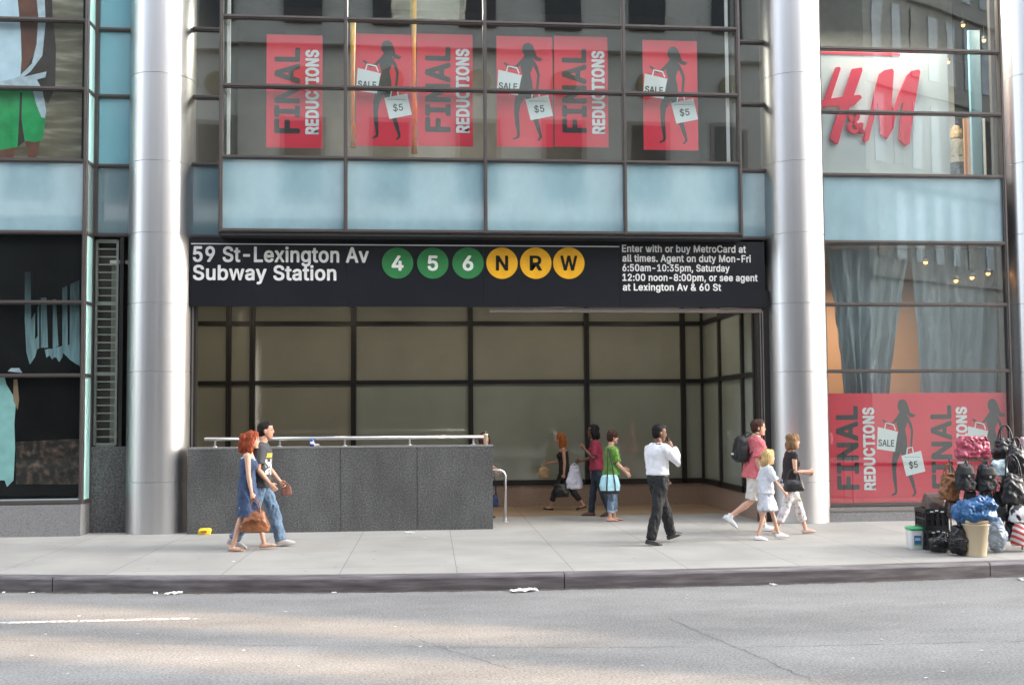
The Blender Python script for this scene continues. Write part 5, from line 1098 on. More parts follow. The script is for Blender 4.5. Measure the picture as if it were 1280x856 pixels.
# --- bags
def superloft(mb, prof, n=28, e=3.2, m=0):
    """prof: (z, half width x, half depth y, dx)"""
    vs = []
    for z, a, b, dx in prof:
        for j in range(n):
            t = 2*math.pi*j/n; c, s = math.cos(t), math.sin(t)
            vs.append((dx+a*math.copysign(abs(c)**(2/e), c), b*math.copysign(abs(s)**(2/e), s), z))
    k = len(prof)
    return mb.add(vs, [(i*n+j, i*n+(j+1)%n, (i+1)*n+(j+1)%n, (i+1)*n+j) for i in range(k-1) for j in range(n)]+[list(range(n-1,-1,-1)), [(k-1)*n+j for j in range(n)]], m)
def bag(label, base, rz, w, h, d, m, top=.7, belly=1.0, handles=None, hm=None, wr=.012, wsc=9, seed=0.0, cat='handbag', name='handbag', group=None, e=3.0, round_top=True):
    t = empty(name, base, rz, label, cat, group); a, b = w/2, d/2; mb = MB()
    pr = [(0,a*.86,b*.8,0),(h*.04,a*.97,b*.97,0),(h*.25,a*belly,b*1.02,0),(h*.55,a*lerp(1,top,.5),b*.9,0),(h*.8,a*lerp(1,top,.8),b*.6,0)]
    pr += [(h*.95,a*top*.96,b*.35,0),(h,a*top*.86,b*.14,0)] if round_top else [(h,a*top,b*.5,0)]
    superloft(mb, pr, 30, e)
    me = remesh(mb, max(.006, min(w,h)/38), 2); wrinkle(me, wr, wsc, seed)
    link('bag_body', me, m, t, True)
    if handles:
        span, hh, r = handles; q = MB()
        for sd in (1,-1):
            y = sd*b*.35; pts = [(-span/2, y, h*.86)]+[(-span/2*math.cos(R(g)), y*(1-.8*math.sin(R(g))), h*.9+hh*math.sin(R(g))) for g in range(0,181,20)]+[(span/2, y, h*.86)]
            q = MB().sweep(pts, r, 8, (0,1,0)); q.build('handle', hm or m, t, True)
    return t
LEATH = lambda n, c, r=.35: mat(n, c, r, 0, .22, 9, bump=.25, bsc=60)
BLK = LEATH('black_leather', (.016,.016,.018), .33); BLKN = mat('black_nylon', (.014,.014,.016), .6, 0, .2, 9, bump=.2, bsc=70)
BRN = LEATH('brown_leather', (.23,.085,.035), .35)

# 1 red haired woman in front
F = figure(1.72, 'f', dict(L=(21,9,6), R=(-9,7,-4), LA=(-14,7,14,.05), RA=(4,7,6,0), lean=3, curlR=.9))
p = start('red haired woman in a navy sleeveless dress walking with a brown handbag', G(308,688), 4, F)
body(F, p, FAIR); mb = torso_mb(F, .0, .44, .012); skirt_mb(F, mb, .50, .10)
garment(F, p, 'dress', mb, cloth('navy_dress', (.045,.075,.15), .25), amp=.010, sc=11, seed=3)
q = MB()
for sd in (1,-1): q.sweep([F.h0+F.u*.40+F.f*.105+Vector((0,sd*.07,0)), F.h0+F.u*.49+F.f*.04+Vector((0,sd*.085,0)), F.h0+F.u*.43-F.f*.10+Vector((0,sd*.07,0))], [(.016,.024)]*3, 8)
garment(F, p, 'strap', q, cloth('pale_strap', (.55,.55,.58)), .008, 0.001, 10)
hair(F, p, hairm('red_hair', (.26,.055,.022)), 'flow', 1.3, 1); shoes(F, p, LEATH('tan_flats', (.42,.27,.2), .5), 'flat')
g = grip(p, F, 'R')
bg = bag('brown leather handbag hanging from the hand of the red haired woman', (g.x+.03, g.y, g.z-.46), R(4), .42, .30, .19, BRN, .62, 1.04, (.15,.19,.011), BRN, .012, 10, 2, group=None)
q = MB().sweep([(-.20,-.085,.10),(-.1,-.103,.17),(.1,-.103,.17),(.20,-.085,.10)], [(.004,.006)]*4, 6); q.build('seam_piping', LEATH('dark_brown_leather', (.10,.035,.016)), bg, True)
MB().box(-.06,.0,-.108,-.098,.13,.19).build('buckle', LEATH('dark_brown_leather', (.1,.035,.016)), bg)
# 2 man beside her
F = figure(1.90, 'm', dict(L=(24,12,8), R=(-12,24,-16), LA=(10,8,30,.1), RA=(-6,9,44,.12), lean=3, curlR=.45, curlL=.8))
p = start('tall man in a dark printed t-shirt and jeans walking behind the red haired woman', G(325,684), 2, F)
body(F, p, TAN); mb = torso_mb(F, -.06, .535, .016, .02); sleeves_mb(F, mb, .75, .020, .018)
mb.v = [tuple(Vector(v)*F.s) for v in mb.v]; me = remesh(mb, .011, 3); noisy_cloth(me, .008, 12, 5)
zc = (F.h0+F.u*.32).z*F.s
def prt(co):
    z = (co.z-zc)/F.s
    if co.x > .035 and abs(co.y) < .15*F.s:
        if .02 < z < .075: return (.62,.40,.06)
        if -.22 < z < .0 and noise.noise(Vector((co.y*26, z*20, 1))) > -.05: return (.62,.62,.60)
    return None
paint(me, prt, (.055,.060,.068)); link('t_shirt', me, mat('printed_tshirt', attr=True, rough=.85, var=.12, sc=14, bump=.15, bsc=300), p, True)
garment(F, p, 'jeans', legs_mb(F, 2.0, .014, .022), cloth('blue_jeans', (.13,.20,.29), .3, 7), amp=.010, sc=13, seed=8); shoes(F, p, mat('grey_trainer', (.45,.43,.42), .6), 'shoe')
hair(F, p, hairm('dark_hair', (.016,.012,.010)), 'short', .3, 2)
g = grip(p, F, 'L')
bag('small reddish brown pouch in the hand of the man in printed t-shirt', (g.x+.04, g.y, g.z-.135), 0, .17, .14, .06, LEATH('reddish_leather', (.20,.085,.065), .5), .8, 1, (.08,.05,.007), seed=4, cat='pouch', name='pouch')
# 3 woman with orange hair in the lobby, walking left
F = figure(1.60, 'f', dict(R=(25,8,6), L=(-20,16,-14), RA=(12,6,72,.0), LA=(-4,8,8,0), lean=4, curlL=.9, curlR=.8))
p = start('woman with long orange hair in black top and trousers walking left in the lobby', G(706,637.5), 178, F)
body(F, p, TAN); garment(F, p, 'top', torso_mb(F, .0, .43, .010), cloth('black_top', (.016,.016,.018)), seed=2)
garment(F, p, 'trousers', legs_mb(F, 1.72, .012, .012), cloth('black_trousers', (.018,.018,.021)), amp=.007, seed=4); shoes(F, p, LEATH('dark_shoe', (.03,.015,.014)), 'flat')
hair(F, p, hairm('orange_hair', (.33,.105,.03)), 'long', 1.3, 3)
g = grip(p, F, 'L'); bag('black handbag in the lowered hand of the orange haired woman', (g.x-.03, g.y, g.z-.37), R(10), .30, .27, .12, BLK, .85, 1, (.14,.13,.009), seed=6)
g = grip(p, F, 'R'); bag('small tan bag held forward by the orange haired woman', (g.x, g.y, g.z-.29), 0, .24, .22, .10, LEATH('tan_leather', (.42,.27,.14), .5), .8, 1, (.10,.09,.008), seed=7)
# 4 person in a maroon top, walking left
F = figure(1.74, 'f', dict(R=(10,4,0), L=(-12,8,-8), RA=(10,10,66,.15), LA=(10,10,128,.1), lean=3, curlR=.9, curlL=.6), 1.03)
p = start('dark haired woman in a maroon top carrying a white plastic bag in the lobby', G(747,645), 172, F)
body(F, p, BROWN); mb = torso_mb(F, -.03, .53, .014, .02); sleeves_mb(F, mb, .8, .014, .012)
garment(F, p, 'top', mb, cloth('maroon_top', (.27,.025,.055), .15), seed=5); garment(F, p, 'jeans', legs_mb(F, 2.0, .012, .016), cloth('dark_jeans', (.028,.036,.055), .25), amp=.007, seed=6); shoes(F, p, LEATH('brown_shoe', (.09,.04,.03)), 'shoe')
hair(F, p, hairm('black_hair', (.010,.008,.008)), 'bob', 1.0, 4)
g = grip(p, F, 'R'); bag('white plastic carrier bag hanging from the hand of the woman in maroon', (g.x-.03, g.y, g.z-.50), R(8), .33, .44, .14, mat('white_plastic', (.62,.60,.66), .3, 0, .12, 6, bump=.3, bsc=16), .5, 1.02, (.09,.08,.010), None, .022, 8, 9, 'carrier bag', 'carrier_bag')
# 5 woman in a green top, facing right
F = figure(1.63, 'f', dict(L=(8,6,0), R=(-3,4,0), LA=(14,8,52,.1), RA=(12,9,34,.05), lean=0, head=(-4,-2), curlR=.4), 1.08)
p = start('short haired woman in a green top and rolled jeans with a pale blue tote', G(765,651), 8, F)
body(F, p, FAIR); mb = torso_mb(F, -.02, .525, .016, .03); sleeves_mb(F, mb, .85, .020, .014)
garment(F, p, 'top', mb, cloth('green_top', (.14,.30,.05), .18), amp=.010, seed=7); garment(F, p, 'jeans', legs_mb(F, 1.70, .016, .016), cloth('light_jeans', (.17,.25,.36), .25, 8), amp=.010, seed=9)
q = MB()
for hip, knee, ank, *_ in F.legs.values(): c0 = lerp(knee, ank, .66); q.sweep([c0, lerp(knee,ank,.76)], [.066,.068], 14)
garment(F, p, 'cuff', q, cloth('jeans_cuff', (.42,.48,.55)), .009, .004, 14)
shoes(F, p, LEATH('brown_sandal', (.16,.06,.045)), 'sandal'); hair(F, p, hairm('dark_brown_hair', (.055,.026,.016)), 'short', 1.2, 5)
sh = wpt(p, F, F.arms['R'][0]); tb = (sh.x-.10, sh.y-.10, sh.z-.78)
TOTE = mat('pale_blue_canvas', (.40,.70,.78), .7, 0, .06, 6)
t = empty('tote_bag', tb, R(6), 'pale blue canvas tote with black straps on the shoulder of the green topped woman', 'tote bag')
me = remesh(superloft(MB(), [(0,.155,.06,0),(.03,.175,.07,0),(.15,.190,.07,0),(.30,.150,.05,0),(.33,.13,.03,0)]), .009, 2); wrinkle(me, .008, 9, 3); link('bag_body', me, TOTE, t, True)
me = remesh(superloft(MB(), [(-.006,.160,.064,0),(.03,.184,.078,0),(.055,.190,.077,0)]), .009, 1); link('bag_base', me, BLKN, t, True)
for x in (-.075,.075): MB().sweep([(x*1.05,-.078,.02),(x,-.080,.15),(x*.8,-.062,.30),(x*.55,-.03,.50),(x*.25,.05,.72),(0,.085,.80)], [(.004,.013)]*6, 8, (1,0,0)).build('strap', BLKN, t, True)
# 6 man on the phone
F = figure(1.77, 'm', dict(L=(25,9,14), R=(-11,5,-8), LA=(6,9,40,.25), RA=(44,14,158,.22), lean=1, head=(-22,-6), curlR=.75), 1.04)
p = start('man in a white shirt and black trousers holding a phone to his ear', G(823,680), 24, F)
body(F, p, BROWN); mb = torso_mb(F, .092, .53, .022); sleeves_mb(F, mb, 1.92, .020, .006); mb.sweep([F.h0+F.u*.515, F.h0+F.u*.565], [(.078,.082),(.070,.070)], 16)
garment(F, p, 'shirt', mb, cloth('white_shirt', (.80,.80,.84), .04), amp=.007, sc=8, seed=11); garment(F, p, 'trousers', legs_mb(F, 2.02, .016, .022, rise=.10), cloth('charcoal_trousers', (.016,.017,.018), .15), amp=.010, sc=11, seed=12)
q = MB().sweep([F.h0+F.u*.060, F.h0+F.u*.094], [(rings(F)[2][1]+.027, rings(F)[2][2]+.025)]*2, 22); garment(F, p, 'belt', q, BLK, .008, 0, 1)
shoes(F, p, LEATH('black_shoe', (.012,.012,.012), .3), 'shoe'); hair(F, p, hairm('black_hair', (.010,.008,.008)), 'short', .3, 6)
sh_, el, wr, d2, n, w, sd = F.arms['R']; ph = wpt(p, F, wr+d2*.10+n*.012)
t = empty('phone', ph, R(24), 'small dark mobile phone held at the ear of the man in white', 'phone'); o = MB().box(-.010,.010,-.022,.022,-.05,.06).build('phone_case', BLK, t); o.rotation_euler = (0, R(-12), 0); o = MB().box(-.0115,-.0102,-.017,.017,-.005,.05).build('screen', DARK, t); o.rotation_euler = (0, R(-12), 0)
# 7 man in a pink polo
F = figure(1.84, 'm', dict(L=(15,6,4), R=(-12,44,-38), LA=(16,8,30,.1), RA=(-12,8,34,.05), lean=4, head=(-14,0)), 1.05)
p = start('man in a salmon pink polo and white shorts with a black backpack', G(944,665), 2, F)
body(F, p, FAIR); mb = torso_mb(F, -.07, .54, .030, .03); sleeves_mb(F, mb, .8, .024, .016); mb.sweep([F.h0+F.u*.52, F.h0+F.u*.57], [(.076,.08),(.068,.07)], 16)
garment(F, p, 'polo_shirt', mb, cloth('salmon_polo', (.62,.15,.17), .1), amp=.009, seed=13); garment(F, p, 'shorts', legs_mb(F, .95, .020, .05, rise=.03), cloth('white_shorts', (.66,.63,.58), .08), amp=.010, seed=14); shoes(F, p, mat('white_trainer', (.72,.72,.72), .5), 'sneaker')
hair(F, p, hairm('dark_brown_hair', (.055,.026,.016)), 'short', .8, 7)
bp = wpt(p, F, F.h0+F.u*.16-F.f*.215)
t = empty('backpack', bp, R(2), 'black backpack on the back of the man in pink polo', 'backpack')
me = remesh(superloft(MB(), [(0,.07,.12,0),(.03,.10,.15,0),(.2,.115,.16,0),(.36,.09,.14,0),(.42,.05,.09,0)]), .011, 2); wrinkle(me, .008, 10, 4); link('bag_body', me, BLKN, t, True)
me = remesh(superloft(MB(), [(.05,.03,.10,-.10),(.10,.035,.11,-.105),(.18,.03,.10,-.10)]), .010, 2); link('front_pocket', me, BLKN, t, True)
for y in (-.17,.17): MB().sweep([(.06,y*.8,.08),(.16,y*.98,.20),(.30,y*.98,.33),(.28,y*.92,.435),(.16,y*.85,.475),(.05,y*.6,.40)], [(.008,.020)]*6, 8, (0,1,0)).build('strap', BLKN, t, True)
MB().box(-.147,-.139,-.05,.05,.12,.15).build('label_patch', PAPER, t)
# 8 blonde girl
F = figure(1.36, 'c', dict(L=(22,6,4), R=(-11,6,-4), LA=(-12,8,16,.05), RA=(26,9,14,0), lean=3, hs=1.18))
p = start('blonde girl in a loose white dress and white shoes walking', G(958,674.5), 0, F)
body(F, p, FAIR); mb = torso_mb(F, .0, .525, .022, .03); sleeves_mb(F, mb, .85, .03, .02); skirt_mb(F, mb, .60, .24)
garment(F, p, 'dress', mb, cloth('white_dress', (.72,.74,.80), .06), .010, .012, 10, 15)
q = skirt_mb(F, MB(), .56, .20); garment(F, p, 'skirt', q, cloth('grey_hem', (.42,.41,.45)), .010, .008, 12, 16)
hair(F, p, hairm('blonde_hair', (.58,.40,.18)), 'bob', 1.2, 8); shoes(F, p, mat('white_trainer', (.72,.72,.72), .5), 'shoe')
# 9 woman in dark top with purse
F = figure(1.62, 'f', dict(L=(22,6,6), R=(-14,14,-10), LA=(10,8,70,.2), RA=(0,9,92,.1), lean=3, curlR=.9), 1.06)
p = start('light brown haired woman in a black top and white flowered trousers', G(989,668), -2, F)
body(F, p, FAIR); mb = torso_mb(F, -.02, .52, .014, .02); sleeves_mb(F, mb, .25, .016)
garment(F, p, 'top', mb, cloth('black_cotton', (.020,.017,.019)), seed=17)
FLOR = ramp_mat('flowered_cotton', [(.0,(.66,.64,.64)),(.56,(.66,.64,.64)),(.60,(.40,.36,.50)),(.66,(.55,.40,.22)),(.72,(.30,.34,.20))], 16, .85, detail=1)
garment(F, p, 'trousers', legs_mb(F, 1.66, .018, .022), FLOR, amp=.009, seed=18); shoes(F, p, LEATH('beige_shoe', (.55,.42,.36), .5), 'flat'); hair(F, p, hairm('light_brown_hair', (.22,.13,.065)), 'bob', 1.3, 9)
g = P(992, 614, p.location.y-.20)
bag('black rounded purse hanging from the forearm of the woman in flowered trousers', (g.x, g.y, g.z), R(-4), .33, .19, .12, BLK, .8, 1.02, (.20,.17,.008), BLK, .008, 9, 10)
# 10 person coming up the stairs behind the granite wall
F = figure(1.60, 'f', dict(L=(10,8,0), R=(-6,6,0), LA=(10,10,40,.1), RA=(16,12,42,0), lean=2, head=(-60,4), curlR=.9), 1.0)
b0 = P(603, 640, 1.75)
p = start('red brown haired person mostly hidden behind the right end of the granite wall', Vector((b0.x, 1.75, 0)), 5, F)
body(F, p, TAN); mb = torso_mb(F, -.02, .525, .014); sleeves_mb(F, mb, .7, .016); garment(F, p, 'top', mb, cloth('brown_top', (.12,.06,.04)), seed=19)
garment(F, p, 'jeans', legs_mb(F, 2.0, .012, .016), MATS['dark_jeans'], seed=20); shoes(F, p, MATS['brown_shoe'], 'shoe'); hair(F, p, hairm('red_brown_hair', (.10,.028,.018)), 'bob', 1.2, 11)
g = P(619, 625, 1.6); t = bag('small navy bag low beside the stair end of the granite wall', (g.x-.03, g.y, g.z-.12), R(20), .20, .22, .12, cloth('navy_cloth', (.02,.03,.08)), .8, 1.05, (.1,.36,.007), seed=12)
# mannequin upstairs
F = figure(1.78, 'f', dict(L=(3,2,0), R=(-3,2,0), LA=(-4,12,10,0), RA=(-2,14,16,0), lean=0))
g = P(1195, 170, 3.2)
p = empty('mannequin', (g.x, 3.2, fz), R(60), 'blonde mannequin in a beige belted jacket behind the upper right window', 'mannequin')
body(F, p, FAIR); mb = torso_mb(F, .02, .52, .012, .05); sleeves_mb(F, mb, 1.9, .014); garment(F, p, 'jacket', mb, cloth('beige_jacket', (.22,.205,.15)), seed=21)
garment(F, p, 'trousers', legs_mb(F, 2.0, .012, .01), MATS['black_trousers'], seed=22); hair(F, p, hairm('blonde_hair', (.5,.36,.15)), 'bob', 1.0, 12)
q = MB().sweep([F.h0+F.u*.14, F.h0+F.u*.18], [(.13,.16)]*2, 22); garment(F, p, 'belt', q, BLK, .009, 0, 1)
# ------------------------------------------------------------------ the handbag seller's pitch at the kerb
def size(px, Y): return px*(Y-CAM.y)/FPX
WIRE = mat('rack_wire', (.12,.11,.10), .4, .7)
YK = -3.35                                              # plane of the wire rack
r0, r1 = PX(1198, 620, YK), PX(1330, 620, YK); rtop = PZ(1240, 573, YK)
RK = empty('wire_rack', ((r0+r1)/2, YK, 0), 0, 'dark wire grid rack full of handbags beside the store window', 'display rack')
w2 = (r1-r0)/2; mb = MB()
for x in (-w2, 0, w2):
    for y in (-.22, .22): mb.sweep([(x,y,0),(x,y,rtop)], .012, 8, (1,0,0))
mb.build('upright', WIRE, RK)
for i, z in enumerate((.12, rtop-.012)):
    mb = MB()
    for y in [-.22+.44*k/8 for k in range(9)]: mb.sweep([(-w2,y,z),(w2,y,z)], .005, 6, (0,1,0))
    mb.build('wire_shelf', WIRE, RK)
mb = MB()
for k in range(34): x = -w2+2*w2*k/33; mb.sweep([(x,-.20,.12),(x,-.20,rtop)], .0035, 5, (1,0,0))
for k in range(18): z = .14+(rtop-.16)*k/17; mb.sweep([(-w2,-.205,z),(w2,-.205,z)], .0035, 5, (0,1,0))
mb.build('wire_grid', WIRE, RK)
gb = 'handbags on the wire rack'
yb = YK-.02
def bagpx(label, x0, x1, ytop, ybot, Y, d, m, **k):
    c = P((x0+x1)/2, ybot, Y); W_ = size(x1-x0, Y); H_ = size(ybot-ytop, Y)
    return bag(label, (c.x, Y, c.z), k.pop('rz', 0), W_, H_, d, m, **k)
PINK = mat('pink_satin', (.42,.065,.11), .25, 0, .2, 7, bump=.5, bsc=18)
b_ = bagpx('large crumpled pink satin bag lying on top of the wire rack', 1194, 1238, 544, 572, YK-.05, .26, PINK, top=.86, belly=1.02, wr=.030, wsc=11, seed=1, group=gb)
MB().sweep([(-.18,-.06,.24),(-.12,-.10,.30),(0,-.11,.27),(.12,-.10,.31),(.19,-.06,.24)], [(.008,.02)]*5, 8).build('strap', PINK, b_, True); crumple([o.data for o in b_.children if o.name.startswith('bag_body')][0], .016, 12, 2)
bagpx('black leather handbag with tall loop handles on top of the rack', 1241, 1273, 545, 573, YK, .22, BLK, top=.72, belly=1.05, handles=(.17,.20,.012), wr=.022, wsc=12, seed=2, group=gb)
bagpx('whitish pink bag at the far right edge on top of the rack', 1272, 1302, 546, 573, YK, .22, mat('pale_pink_leather', (.62,.42,.44), .4, 0, .15, 8), top=.8, wr=.02, seed=3, group=gb)
def pack(label, x0, x1, y0, y1, Y, seed):
    t = bagpx(label, x0, x1, y0, y1, Y, .17, BLKN, top=.72, belly=1.03, wr=.018, wsc=11, seed=seed, cat='backpack', name='backpack', group='black backpacks hanging on the rack', e=2.6)
    h = size(y1-y0, Y); a = size(x1-x0, Y)/2
    me = remesh(superloft(MB(), [(h*.45,a*.7,.05,0),(h*.62,a*.78,.075,0),(h*.86,a*.62,.06,0),(h*.93,a*.45,.03,0)]), .009, 2); o = link('flap', me, BLKN, t, True); o.location = (0,-.035,0)
    MB().box(-.014,.014,-.118,-.104,h*.50,h*.58).build('buckle', STEEL_RAIL, t); MB().sweep([(0,-.07,h*.9),(0,-.05,h*1.1),(0,.0,h*1.02)], .008, 6, (1,0,0)).build('hanging_loop', BLKN, t, True)
pack('black nylon backpack hanging on the rack, nearest the brown bags', 1193, 1220, 578, 612, YK-.33, 3)
pack('black nylon backpack hanging on the rack, right of another black backpack', 1219, 1247, 579, 613, YK-.33, 5)
bagpx('wide black bag hanging low at the right end of the rack', 1248, 1284, 590, 629, YK-.34, .20, BLK, top=.62, belly=1.05, handles=(.22,.30,.012), wr=.022, wsc=10, seed=7, group=gb)
bagpx('clear plastic bag with white and black strips hanging on the rack', 1238, 1260, 574, 594, YK-.30, .10, mat('clear_film', (.45,.58,.62), .15, 0, .5, 16), top=.8, wr=.02, seed=8, cat='plastic bag', name='plastic_bag')
bagpx('tan brown slouchy leather bag hanging at the left end of the rack', 1175, 1200, 590, 624, YK-.1, .22, LEATH('chestnut_leather', (.22,.085,.028), .35), top=.62, belly=1.05, handles=(.14,.16,.010), wr=.035, wsc=10, seed=9, group=gb)
bagpx('dark brown bag tucked under the tan bag on the rack', 1181, 1202, 622, 646, YK-.1, .22, LEATH('dark_bag_leather', (.035,.02,.016), .4), top=.85, wr=.02, seed=10, group=gb)
for i, (x0, x1, y0, y1, Y, lb) in enumerate(((1203,1224,613,644,YK-.24,'black slouchy bag hanging behind the blue plastic bag on the left'),(1222,1243,610,642,YK-.24,'black slouchy bag hanging behind the middle of the blue plastic bag'),(1241,1258,612,650,YK-.26,'narrow black bag hanging just right of the blue plastic bag'),
        (1258,1284,556,592,YK-.22,'black shoulder bag hanging between the loop handled bag and the wide low bag'),(1256,1280,628,660,YK-.22,'black bag behind the white bag with black print'))):
    bagpx(lb, x0, x1, y0, y1, Y, .17, BLK if i % 2 else BLKN, top=.7, belly=1.05, handles=(.12,.16,.009), wr=.022, wsc=10, seed=30+i, group=gb)
# crates with the taupe bag
YC_ = -3.15; cb = G(1172, 687.5)
CRM_ = mat('black_plastic_crate', (.016,.016,.018), .45)
def crate(label, z, rz):
    t = empty('crate', (cb.x+.01, cb.y+.16, z), rz, label, 'crate', 'black plastic crates under the taupe bag'); a, h = .165, .285
    mb = MB()
    for k in range(4):
        M = Matrix.Rotation(k*math.pi/2, 4, 'Z'); q = MB()
        q.box(-a, a, -a, -a+.012, 0, .05); q.box(-a, a, -a-.004, -a+.014, h-.05, h)
        for x in (-a, -.09, .0-.012, .066, a-.024): q.box(x, x+.024, -a+.001, -a+.011, .05, h-.05)
        q.box(-a, a, -a+.002, -a+.010, .13, .16); mb.add([M @ Vector(v) for v in q.v], q.f)
    mb.box(-a+.02, a-.02, -a+.02, a-.02, .02, h-.06); mb.build('crate_wall', CRM_, t); MB().box(-a+.013, a-.013, -a+.013, a-.013, .003, .012).build('crate_floor', CRM_, t)
    for x, zz in ((-.10,.20),(-.03,.215),(.05,.20)): MB().box(x, x+.045, -a-.0065, -a-.0045, zz+.038, zz+.055).build('white_mark', PAPER, t)
crate('black plastic crate standing on the sidewalk under another crate', 0, .05)
crate('black plastic crate stacked on top, directly under the taupe bag', .287, -.04)
bagpx('boxy taupe bag sitting on the stacked black crates', 1153.5, 1181, 615, 641, YC_+.02, .26, LEATH('taupe_leather', (.125,.085,.07), .5), top=.9, belly=1.0, wr=.008, seed=11, e=4.5)
# black sacks on the ground
SACK = mat('black_polythene', (.012,.012,.014), .22, 0, .2, 9, bump=.6, bsc=22)
def sack(label, x0, x1, y0, y1, seed, name='plastic_sack', m=SACK, group='black sacks on the ground'):
    g = G((x0+x1)/2, y1); Y = g.y; W_, H_ = size(x1-x0, Y+.12), size(y1-y0, Y+.12)
    mb = MB().ell((0,0,H_*.42), (W_*.5,W_*.42,H_*.44), 16, 10); mb.ell((W_*.12,0,H_*.75), (W_*.2,W_*.18,H_*.26)); mb.ell((-W_*.2,.02,H_*.3), (W_*.3,W_*.3,H_*.3))
    me = remesh(mb, .009, 1); crumple(me, .030, 8, seed); crumple(me, .012, 20, seed)
    zm = min(v.co.z for v in me.vertices)
    for v in me.vertices: v.co.z -= zm
    o = link(name, me, m, None, True); o.location = (g.x, Y+.12, 0); return tag(o, label, 'plastic bag', group)
sack('shiny black sack lying low beside the black crates', 1168, 1196, 671, 692, 3); sack('taller black sack standing between the cream bin and the crates', 1194, 1217, 655, 696, 8)
o = sack('grey translucent bag standing right of the cream bin', 1245, 1264, 650, 692, 12, 'plastic_bag', mat('grey_film', (.30,.36,.42), .25, 0, .3, 9), None)
p = P(1199.5, 654, YK-.42); mb = MB().ell((0,0,.07), (.075,.06,.075)).ell((.05,0,.05), (.06,.05,.06)).ell((-.03,0,.13), (.04,.035,.06)); me = remesh(mb, .008, 2); wrinkle(me, .014, 22, 4)
o = link('plastic_bag', me, mat('white_film', (.75,.75,.76), .4, 0, .08, 12), None, True); o.location = p; tag(o, 'small crumpled white bag hanging left of the blue bag', 'plastic bag')
# cream waste bin and the blue bag on it
bb = G(1229.5, 697); YBn = bb.y+.19; hb_ = size(697-650, YBn); rb, rt = size(13, YBn), size(17, YBn)
CREAM = mat('cream_plastic', (.66,.55,.38), .45, 0, .05, 3)
t = empty('waste_bin', (bb.x, YBn, 0), 0, 'tapered cream plastic bin with a blue bag over its top', 'bin')
MB().lathe([(rb*.96,0),(rb,.01),(lerp(rb,rt,.93),hb_*.93),(rt*1.05,hb_*.935),(rt*1.05,hb_),(rt*.96,hb_),(lerp(rb,rt,.5)*.95,hb_*.5),(rb*.9,.02)], (0,0), 36).build('bin_body', CREAM, t, True)
MB().lathe([(rt*1.06,hb_*.86),(rt*1.075,hb_*.87),(rt*1.075,hb_*.885),(rt*1.05,hb_*.89)], (0,0), 36).build('rim_band', CREAM, t, True)
BLU = mat('blue_polythene', (.02,.10,.25), .16, 0, .45, 7, bump=.25, bsc=30)
hW = size(54, YBn)/2; hH = size(34, YBn)
mb = MB().ell((0,0,hH*.42), (hW,hW*.75,hH*.42), 20, 12); mb.ell((hW*.35,-.05,hH*.5), (hW*.55,hW*.5,hH*.5)); mb.ell((-hW*.45,.0,hH*.35), (hW*.5,hW*.5,hH*.32)); me = remesh(mb, .009, 1); crumple(me, .045, 6, 5); crumple(me, .016, 15, 6)
o = link('plastic_bag', me, BLU, None, True); o.location = (bb.x+size(.5, YBn), YBn, hb_-.05); tag(o, 'large crumpled blue plastic bag heaped over the cream bin', 'plastic bag')
# detergent pail
pb = G(1149, 687); h = size(29, pb.y+.1); w = size(19, pb.y+.1)/2
t = empty('pail', (pb.x, pb.y+.12, 0), R(-6), 'white square pail with a green lid and blue label standing on the sidewalk', 'pail')
mb = superloft(MB(), [(0,w*.86,w*.86,0),(.012,w*.9,w*.9,0),(h*.84,w*1.0,w*1.0,0),(h*.86,w*1.0,w*1.0,0)], 32, 5); mb.build('pail_body', WHITE, t, True)
mb = superloft(MB(), [(h*.85,w*1.08,w*1.08,0),(h*.93,w*1.08,w*1.08,0),(h*.95,w*1.04,w*1.04,0),(h,w*.7,w*.7,0)], 32, 5); mb.build('lid', mat('green_lid', (.05,.42,.16), .4), t, True)
MB().box(-w*.45, w*.5, -w*1.012, -w*.98, h*.2, h*.62).build('paper_label', mat('label_blue', (.05,.14,.34), .4), t)
MB().box(-w*.35, w*.4, -w*1.022, -w*1.013, h*.40, h*.52).build('label_band', mat('label_pale', (.45,.60,.70), .4), t); MB().box(-w*.45, w*.5, -w*1.022, -w*1.013, h*.21, h*.27).build('label_band', mat('label_green', (.1,.35,.15), .4), t)
# bags at the right edge
STRIPE = ramp_mat('red_white_stripes', [(.0,(.70,.68,.66)),(.49,(.70,.68,.66)),(.51,(.60,.06,.06)),(1,(.60,.06,.06))], 4.2, .5, 'wave', rot=(0,R(62),0))
bagpx('red and white striped bag at the right end of the lower shelf', 1264, 1294, 650, 681, YK-.42, .24, STRIPE, top=.75, belly=1.04, wr=.02, seed=13, group=gb)
WB = ramp_mat('white_black_print', [(.48,(.70,.70,.70)),(.52,(.03,.03,.03))], 9, .5, detail=1)
bagpx('white bag with black print above the striped bag', 1262, 1290, 630, 652, YK-.40, .20, WB, top=.8, wr=.02, seed=14, group=gb)
bagpx('small black bag behind the white bag at the rack right end', 1256, 1268, 655, 672, YK-.30, .14, BLK, top=.8, wr=.015, seed=15, group=gb)

